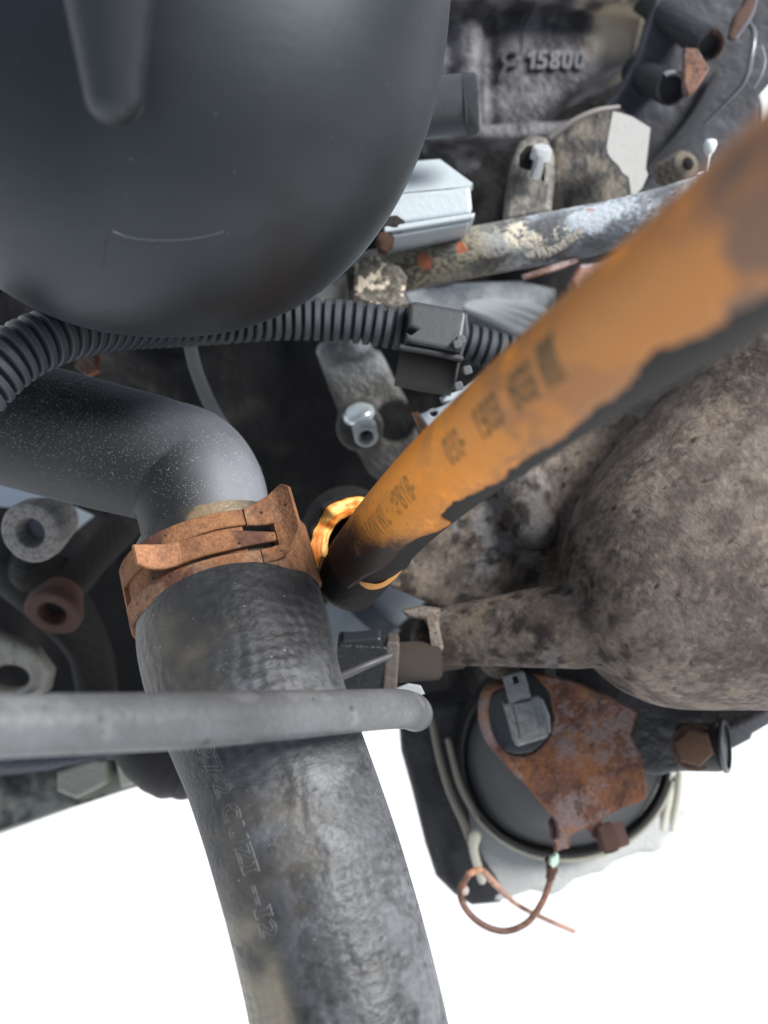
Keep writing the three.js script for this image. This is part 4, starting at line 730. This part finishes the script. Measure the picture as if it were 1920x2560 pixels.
// ---------------------------------------------------------------- radiator hose with embossed lettering
const hosePath = [[530, 1345, 0.331, 25.4], [548, 1425, 0.326, 26], [566, 1500, 0.32, 28.6], [586, 1590, 0.312, 30.4], [612, 1700, 0.305, 29.6], [652, 1810, 0.299, 28], [694, 1920, 0.294, 27.2], [770, 2150, 0.284, 26.8], [838, 2400, 0.276, 26.6], [886, 2620, 0.27, 26.6], [920, 2820, 0.266, 26.6]];
const hoseSpine = spine(hosePath);
{
  const cv = document.createElement('canvas'); cv.width = 1024; cv.height = 128; const cx = cv.getContext('2d');
  cx.fillStyle = '#000'; cx.fillRect(0, 0, 1024, 128); cx.strokeStyle = '#fff'; cx.lineWidth = 4; cx.font = 'bold 104px sans-serif'; cx.strokeText('- P7-2 CUZI --I2', 10, 102);
  const im = cx.getImageData(0, 0, 1024, 128).data;
  const L = hoseSpine.L, text = (u, v) => {                            // band along the hose left of its crest
    const a = (u - 0.405) / 0.055, b = (v - 0.36) / 0.46; if (a < 0 || a > 1 || b < 0 || b > 1) return 0;
    const X = Math.min(1023, Math.floor(b * 1024)), Y = Math.min(127, Math.floor((1 - a) * 128)); return im[(Y * 1024 + X) * 4] / 255;
  };
  const tex = paint(896, 1344, (u, v) => {
    const vv = v * 1.5, warp = tf(u, vv, 7, 3, 401), w2 = tf(u + 0.3, vv, 7, 3, 405);
    const ridge = 0.5 + 0.5 * Math.sin(Math.PI * 2 * (19 * u + 17 * vv + 0.7 * warp)) * Math.sin(Math.PI * 2 * (19 * u - 17 * vv + 0.7 * w2)) * clamp(0.55 + 1.2 * tf(u, vv, 6, 3, 408));
    const big = tf(u, vv, 4, 5, 415), mid = tf(u, vv, 13, 4, 421), fine = tf(u, vv, 120, 2, 427);
    const zone = ss(0.1, 0.3, v) * ss(-0.2, 0.15, big + 0.2);
    let dustAndLight = clamp(0.44 + 0.14 * big + 0.3 * mid + 0.3 * fine + 0.26 * (ridge - 0.5) * zone) * lerp(0.34, 1, ss(0.22, 0.42, v + 0.1 * mid));
    dustAndLight *= ss(0.36, 0.62, u + 0.1 * mid + 0.06 * big) * 0.92 + 0.08; dustAndLight = clamp(dustAndLight + 0.3 * ss(0.12, 0.3, tf(u, vv, 9, 5, 451)) * ss(0.4, 0.5, u) * ss(0.2, 0.4, v));  // dust, plus the lit right and shaded left side painted in
    let c = mix3([0.014, 0.014, 0.015], [0.16, 0.167, 0.178], dustAndLight * 0.95);
    const brown = ss(0.55, 0.4, u + 0.15 * mid) * clamp(0.1 + 1.1 * tf(u, vv, 6, 4, 431));
    c = mix3(c, [0.15, 0.13, 0.1], clamp(brown * 0.9));
    const tan = ss(0.62, 0.8, v + 0.1 * mid) * ss(0.12, 0.2, tf(u, vv, 5, 5, 435)) * ss(0.46, 0.4, u); c = mix3(c, [0.26, 0.225, 0.16], clamp(tan));
    c = mix3(c, [0.3, 0.21, 0.11], ss(0.16, 0.11, v + 0.04 * mid) * ss(0.46, 0.52, u + 0.1 * mid) * ss(0.66, 0.56, u) * 0.6);
    const d = dots(u, vv, 150, 0.09 * ss(-0.2, 0.2, mid + 0.1), 0.26, 441), D = dots(u, vv, 60, 0.02, 0.16, 445); c = mix3(c, [0.36, 0.37, 0.37], clamp(d * 0.5 + D * 0.7));
    const T = text(u, v); c = mix3(c, [0.17, 0.165, 0.16], T * 0.5);
    return [...c, clamp(0.4 + 0.3 * (ridge - 0.5) * zone + 0.2 * mid + 0.08 * fine + 0.1 * d + 0.25 * T)];
  });
  const t = new Thing('radiator_hose', 'thick dusty black rubber radiator hose running down to the bottom edge', 'hose');
  t.add('hose', tube(hosePath, { spine: hoseSpine, nu: 160, nv: 320, cap0: 'flat', rad: (th, s, r) => r * (1 + 0.006 * fbm(Math.cos(th) * 2, Math.sin(th) * 2, s * 12, 3)) }), mat({ tex, bump: 0.0019, rough: 0.53, spec: 1, sheen: 0.5, sheenColor: [0.85, 0.93, 1], sheenRough: 0.5 }));
  t.done();
}

// ---------------------------------------------------------------- rusty spring clamp round the hose
{
  const f = hoseSpine.at(0.094), O = f.c, T = V(0.285, -0.875, 0.39).normalize(), e2 = V(0, 0, 1).addScaledVector(T, -T.z).normalize(), e1 = e2.clone().cross(T).normalize();
  const at = (deg, r0, s) => { const r = r0 + 1.7, th = THREE.MathUtils.degToRad(deg); return O.clone().addScaledVector(e2, Math.cos(th) * r / 1000).addScaledVector(e1, Math.sin(th) * r / 1000).addScaledVector(T, s / 1000); };
  // ribbon: path of [deg, radius mm, s0, s1], thick mm
  const ribbon = (path, thick, sub = 10) => {
    const pos = [], uv = [], idx = [], n = path.length, N = (n - 1) * sub, rows = [];
    for (let i = 0; i <= N; i++) { const t = i / N, g = (k) => cat(path.map((p) => p[k]), t); rows.push([g(0), g(1), g(2), g(3)]); }
    const mid = rows.map((q) => at(q[0], q[1], 0)); let len = 0;
    const R = 0.35;                                                    // rounded edge
    rows.forEach((q, i) => {
      const tg = mid[Math.min(N, i + 1)].clone().sub(mid[Math.max(0, i - 1)]).normalize(), nn = T.clone().cross(tg).normalize(); if (i) len += mid[i].distanceTo(mid[i - 1]);
      const rad = at(q[0], q[1] + 1, 0).sub(mid[i]); if (i === 0 && nn.dot(rad) < 0) ribbon.sg = -1; else if (i === 0) ribbon.sg = 1; nn.multiplyScalar(ribbon.sg);
      const h = thick / 2, P8 = [[q[2] + R, -h], [q[2], -h + R], [q[2], h - R], [q[2] + R, h], [q[3] - R, h], [q[3], h - R], [q[3], -h + R], [q[3] - R, -h]];
      for (const [s, o] of [...P8, P8[0]]) { const p = mid[i].clone().addScaledVector(T, s / 1000).addScaledVector(nn, o / 1000); pos.push(p.x, p.y, p.z); uv.push(len, s / 1000 + o / 1000); }
    });
    for (let i = 0; i < N; i++) for (let k = 0; k < 8; k++) { const a = i * 9 + k, b = a + 9; idx.push(a, b, a + 1, a + 1, b, b + 1); }
    for (const e of [0, N]) for (let k = 1; k < 7; k++) idx.push(e * 9, e * 9 + k, e * 9 + k + 1);
    let g = new THREE.BufferGeometry(); g.setAttribute('position', new THREE.Float32BufferAttribute(pos, 3)); g.setAttribute('uv', new THREE.Float32BufferAttribute(uv, 2)); g.setIndex(idx); g = g.toNonIndexed(); g.computeVertexNormals(); return g;
  };
  const t = new Thing('hose_clamp', 'rusty brown spring clamp with raised ears holding the radiator hose on the elbow', 'hose clamp');
  const m = M.clampRust, mEarLit = mat({ tex: brownRust, color: [1.2, 1.02, 0.95], bump: 0.0003, rough: 0.85, spec: 0.4 }), W = 10.5, arc = (a, b, n, fn) => Array.from({ length: n + 1 }, (_, i) => fn(lerp(a, b, i / n)));
  t.add('band', ribbon(arc(64, 296, 12, (d) => [d, 29, -W, W]), 1.5, 8), m);                                   // round the back
  t.add('upper_strap', ribbon(arc(-66, 36, 9, (d) => [d, 28.9, -W, -W + 7.6 - 2.2 * ss(-40, 20, d)]), 1.5), m);
  t.add('lower_strap', ribbon(arc(-66, 64, 10, (d) => [d, 29.3, W - 6.6, W]), 1.5), m);
  t.add('trough', ribbon(arc(-66, 30, 8, (d) => [d, 27.9, -W + 5, W - 5]), 0.8), m);
  t.add('tongue', ribbon([[-8, 31.2, -3.8, 3.4], [4, 30.8, -3.6, 3.2], [20, 30.4, -3.2, 3], [34, 30.6, -2, 2.4], [45, 31.6, -1, 1.9]], 1.5), m);
  t.add('left_ear', ribbon([[-6, 31.2, -3.8, 3.4], [-11, 31.8, -4, 3.6], [-16, 33.4, -4.4, 3.6], [-20, 36.4, -4.8, 3], [-22, 40, -4.6, 1.6]], 1.5), mEarLit, null, { label: 'short rusty ear curled up at the left with a lit tone in its colour' });  // lighter copy of the clamp rust: the lit face is in the colour
  const earTop = t.add('right_ear', ribbon([[46.5, 32, -W - 3, W - 3], [49.5, 34.4, -W - 4.5, W - 4.5], [51, 37, -W - 5, W - 7], [51.6, 39.4, -W - 3, W - 9.5]], 1.4), m, null, { label: 'tall rusty ear standing up at the right' });
  t.add('right_ear_root', ribbon([[32, 29.6, -W, -4.6], [40, 30, -W - 1.5, -4.2], [46.6, 32, -W - 3, -4]], 1.7), m);
  t.add('right_ear_root', ribbon([[36, 29.8, 4, W - 2], [42, 30.3, 3.6, W - 2.4], [46.6, 32, 3.4, W - 3]], 1.7), m);
  t.add('right_root', ribbon(arc(48, 66, 4, (d) => [d, 29.4, -W, W]), 1.5), m);
  t.done();
}

// ---------------------------------------------------------------- torn hose stub with orange lining
{
  const t = new Thing('torn_hose_stub', 'torn black hose stub showing a bright orange lining beside the orange hose end', 'hose stub'), o = P(898, 1362, 0.34), ax = V(0.14, -0.1, 1).normalize();
  const rag = (geo, amp) => { const p = geo.attributes.position, c = o; for (let i = 0; i < p.count; i++) { const x = p.getX(i), y = p.getY(i), z = p.getZ(i), n = fbm(x * 150, y * 150, 3.3, 2), q = V(x - c.x, y - c.y, z - c.z), h = q.dot(ax); if (h > -0.004) { q.multiplyScalar(1 + amp * n); q.addScaledVector(ax, 0.006 * n * ss(-0.004, 0, h)); p.setXYZ(i, c.x + q.x, c.y + q.y, c.z + q.z); } } geo.computeVertexNormals(); return geo; };
  t.add('outer_skin', rag(lathe([[15.6, -40], [17.6, -40], [18, -2], [17.8, 0], [17.3, 0.4], [16.4, -0.6]], o, ax, 120), 0.12), mat({ color: [0.014, 0.013, 0.012], rough: 0.55, bumpTex: castGrain.bump, bump: 0.0008 }));
  t.add('lining', rag(lathe([[16.9, -2.4], [16.9, 0.2], [16.2, 1.3], [13.4, 1.4], [11.2, 0.6], [10.6, -0.6], [10.4, -3]], o, ax, 120), 0.16), mat({ tex: tiled(paint(256, 256, (x, y) => { const a = tf(x, y, 7, 4, 501); return [...mix3([0.8, 0.24, 0.03], [0.95, 0.6, 0.17], ss(-0.2, 0.2, a)), 0.5 + 0.4 * a]; }), 0.5), bump: 0.0006, rough: 0.5 }));
  t.add('bore', lathe([[10.9, -1.8], [10.9, -40], [0, -40]], o, ax, 60), mat({ color: [0.03, 0.014, 0.01], rough: 0.7 }));
  t.done();
}

// ---------------------------------------------------------------- orange hose
{
  const path = [[872, 1452, 0.33, 11.6], [915, 1398, 0.322, 12], [979, 1318, 0.306, 12], [1085, 1212, 0.268, 12], [1200, 1115, 0.236, 12], [1345, 1000, 0.203, 12], [1500, 885, 0.177, 12], [1737, 715, 0.149, 12], [2000, 520, 0.124, 12], [2350, 270, 0.1, 12]];
  const sp = spine(path);
  const cv = document.createElement('canvas'); cv.width = 1024; cv.height = 96; const cx = cv.getContext('2d');
  cx.fillStyle = '#000'; cx.fillRect(0, 0, 1024, 96); cx.strokeStyle = '#fff'; cx.fillStyle = '#fff'; cx.lineWidth = 4;
  cx.font = '84px sans-serif';
  const put = (str, x, w, lw) => { cx.save(); cx.lineWidth = lw; cx.scale(0.5, 1); cx.strokeText(str, x * 2, 80); cx.restore(); };
  put('CE/VAMW', 4, 0, 4); put('WL', 196, 0, 4); put(':PB1B-', 300, 0, 4.5); put('030-', 590, 0, 6); put('1903', 722, 0, 7); put('6G9', 850, 0, 11); cx.fillRect(940, 6, 46, 84);
  const im = cx.getImageData(0, 0, 1024, 96).data;
  const text = (u, v) => { const a = (u - 0.49) / 0.13, b = (v - 0.1) / 0.63; if (a < 0 || a > 1 || b < 0 || b > 1) return 0; return im[(Math.min(95, Math.floor((1 - a) * 96)) * 1024 + Math.min(1023, Math.floor(b * 1024))) * 4] / 255; };
  const tex = paint(768, 1536, (u, v) => {
    const vv = v * 2, big = tf(u, vv, 3, 5, 601), mid = tf(u, vv, 11, 4, 607), fine = tf(u, vv, 90, 3, 613);
    let c = mix3([0.93, 0.3, 0.035], [0.98, 0.37, 0.05], clamp(0.5 + big)); 
    const soot = ss(0.5, 0.38, u + 0.12 * mid + 0.06 * fine) * clamp(0.5 + 1.4 * mid); c = mix3(c, [0.1, 0.06, 0.04], soot * 0.75);
    const grime = ss(0.0, 0.3, big * 0.9 + 0.35 * mid + 0.34 * ss(0.4, 0.75, v) + 0.08 * fine); c = mix3(c, [0.26, 0.13, 0.06], grime * (0.24 + 0.45 * ss(0.4, 0.7, v)));
    c = mix3(c, [0.3, 0.145, 0.07], ss(0.0, 0.16, tf(u + 0.15 * mid, vv, 5, 5, 631) + 0.04) * ss(0.36, 0.5, v) * 0.6);
    const dark = ss(0.1, 0.3, tf(u, vv, 4, 5, 619) + 0.3 * ss(0.7, 0.9, v) - 0.1) * ss(0.55, 0.72, v); c = mix3(c, [0.1, 0.08, 0.075], dark * 0.75);
    const specks = dots(u, vv, 70, 0.16 * ss(0.45, 0.1, v), 0.3, 623); c = mix3(c, [0.07, 0.045, 0.02], specks * 0.8);
    const T = text(u, v); c = mix3(c, [0.08, 0.06, 0.025], clamp(T * (0.55 + 0.5 * fine + 0.2 * ss(0.4, 0.6, v))));
    const burn = ss(0.23, 0.13, v + 0.04 * mid + 0.03 * big + 0.02 * fine + 0.5 * (u - 0.55)); c = mix3(c, [0.035, 0.02, 0.016], burn);
    return [...c, clamp(0.5 + 0.1 * fine + 0.14 * mid - 0.3 * T)];
  });
  const t = new Thing('orange_hose', 'grimy orange rubber hose with black underside slanting across to the right edge', 'hose');
  const inner = t.add('black_core', tube(path, { spine: sp, nu: 80, nv: 220, cap0: 'round', capScale: 0.7, rad: (th, s, r) => r * (0.955 + 0.03 * fbm(Math.cos(th) * 3, Math.sin(th) * 3, s * 40, 3) * ss(0.15, 0, s)), metric: true }), mat({ color: [0.014, 0.013, 0.012], rough: 0.65, spec: 0.6, bumpTex: castGrain.bump, bump: 0.0003 }));
  // orange cover: a shell round the upper side with a torn lower edge
  const nu = 90, nv = 420, pos = [], uv = [], idx = [], inn = [];
  for (let j = 0; j <= nv; j++) {
    const s = lerp(0.035, 1, j / nv), f = sp.at(s), tear = 36 - 34 * ss(0.17, 0.05, s) + 30 * fbm(s * 9, 1.7, 4.2, 3) + 8 * fbm(s * 60, 5.7, 4.2, 3) + 22 * ss(0.24, 0.3, s) * ss(0.34, 0.31, s) - 10 * ss(0.6, 0.8, s), a0 = 150, a1 = -tear;
    for (let i = 0; i <= nu; i++) {
      const deg = lerp(a0, a1, i / nu), th = THREE.MathUtils.degToRad(deg), edge = ss(1, 0.97, i / nu), r = f.r * (1.0 + 0.008 * fbm(deg / 25, s * 30, 2, 3)) - (1 - edge) * 0.0003 + 0.0003;
      const put = (R, arr) => { const q = f.c.clone().addScaledVector(f.e2, Math.cos(th) * R).addScaledVector(f.e1, Math.sin(th) * R); arr.push(q.x, q.y, q.z); };
      put(r, pos); put(r - 0.0012, inn); uv.push(deg / 360 + 0.5, s);
    }
  }
  const n0 = pos.length / 3, row = nu + 1, all = pos.concat(inn), uvs = uv.concat(uv);
  for (let j = 0; j < nv; j++) for (let i = 0; i < nu; i++) { const a = j * row + i, b = a + 1, c = a + row, d = c + 1; idx.push(a, b, c, b, d, c); idx.push(n0 + a, n0 + c, n0 + b, n0 + b, n0 + c, n0 + d); }
  for (let j = 0; j < nv; j++) for (const i of [0, nu]) { const a = j * row + i, b = a + row; if (i) idx.push(a, n0 + a, b, b, n0 + a, n0 + b); else idx.push(a, b, n0 + a, b, n0 + b, n0 + a); }
  for (let i = 0; i < nu; i++) idx.push(i, n0 + i, i + 1, i + 1, n0 + i, n0 + i + 1);
  const g = new THREE.BufferGeometry(); g.setAttribute('position', new THREE.Float32BufferAttribute(all, 3)); g.setAttribute('uv', new THREE.Float32BufferAttribute(uvs, 2)); g.setIndex(idx); g.computeVertexNormals();
  { const p = g.attributes.position, n = g.attributes.normal, k = Math.floor(nv / 2) * row + Math.floor(nu / 2), f = sp.at(lerp(0.035, 1, 0.5)); if (V(p.getX(k), p.getY(k), p.getZ(k)).sub(f.c).dot(V(n.getX(k), n.getY(k), n.getZ(k))) < 0) { const ix = g.index.array; for (let i = 0; i < ix.length; i += 3) { const q = ix[i + 1]; ix[i + 1] = ix[i + 2]; ix[i + 2] = q; } g.computeVertexNormals(); } }
  t.add('orange_cover', g, mat({ tex, bump: 0.0006, rough: 0.55, spec: 0.6 }));
  t.add('orange_shred', plate([[880, 1440], [905, 1452], [940, 1460], [968, 1448], [985, 1420], [1004, 1408], [1012, 1412], [990, 1445], [955, 1470], [915, 1472]], 0.3125, 1, { bevel: 0.3, smooth: true }), mat({ color: [0.5, 0.24, 0.07], rough: 0.6 }));
  t.add('orange_shred', tube([[806, 1395, 0.326, 0.7], [802, 1430, 0.326, 0.9], [812, 1465, 0.326, 0.9], [838, 1490, 0.326, 0.9]], { nu: 8, nv: 20, cap0: 'round', cap1: 'round' }), mat({ color: [0.45, 0.2, 0.05], rough: 0.6 }));
  t.done();
}

// ---------------------------------------------------------------- grey tube across the front
{
  const path = [[-160, 1822, 0.192, 6.5], [0, 1815, 0.2, 6.5], [240, 1808, 0.213, 6.5], [488, 1800, 0.229, 6.5], [660, 1790, 0.243, 6.3], [800, 1783, 0.255, 5.9], [920, 1775, 0.27, 5.7], [990, 1772, 0.282, 5.7], [1024, 1776, 0.302, 5.8], [1038, 1784, 0.335, 6], [1040, 1790, 0.4, 6]];
  const tex = tiled(paint(512, 512, (x, y) => { const a = tf(x, y, 5, 5, 701), d = ss(0.12, 0.35, tf(x, y, 9, 4, 705)), q = 0.12 + 0.035 * a + 0.02 * tf(x, y, 70, 2, 709); const c = mix3([q, q * 1.03, q * 1.07], [0.3, 0.31, 0.3], d * 0.25); const k = dots(x, y, 22, 0.06, 0.4, 713); return [...mix3(c, [0.04, 0.04, 0.045], k * 0.7), clamp(0.5 + 0.4 * tf(x, y, 40, 3, 717))]; }), 0.07);
  const t = new Thing('grey_tube', 'smooth grey rubber tube lying across in front of the radiator hose', 'tube');
  t.add('tube', tube(path, { nu: 56, nv: 120, cap1: 'round', metric: true }), mat({ tex, bump: 0.0003, rough: 0.45, spec: 0.8 })); t.done();
}

renderer.render(scene, camera);
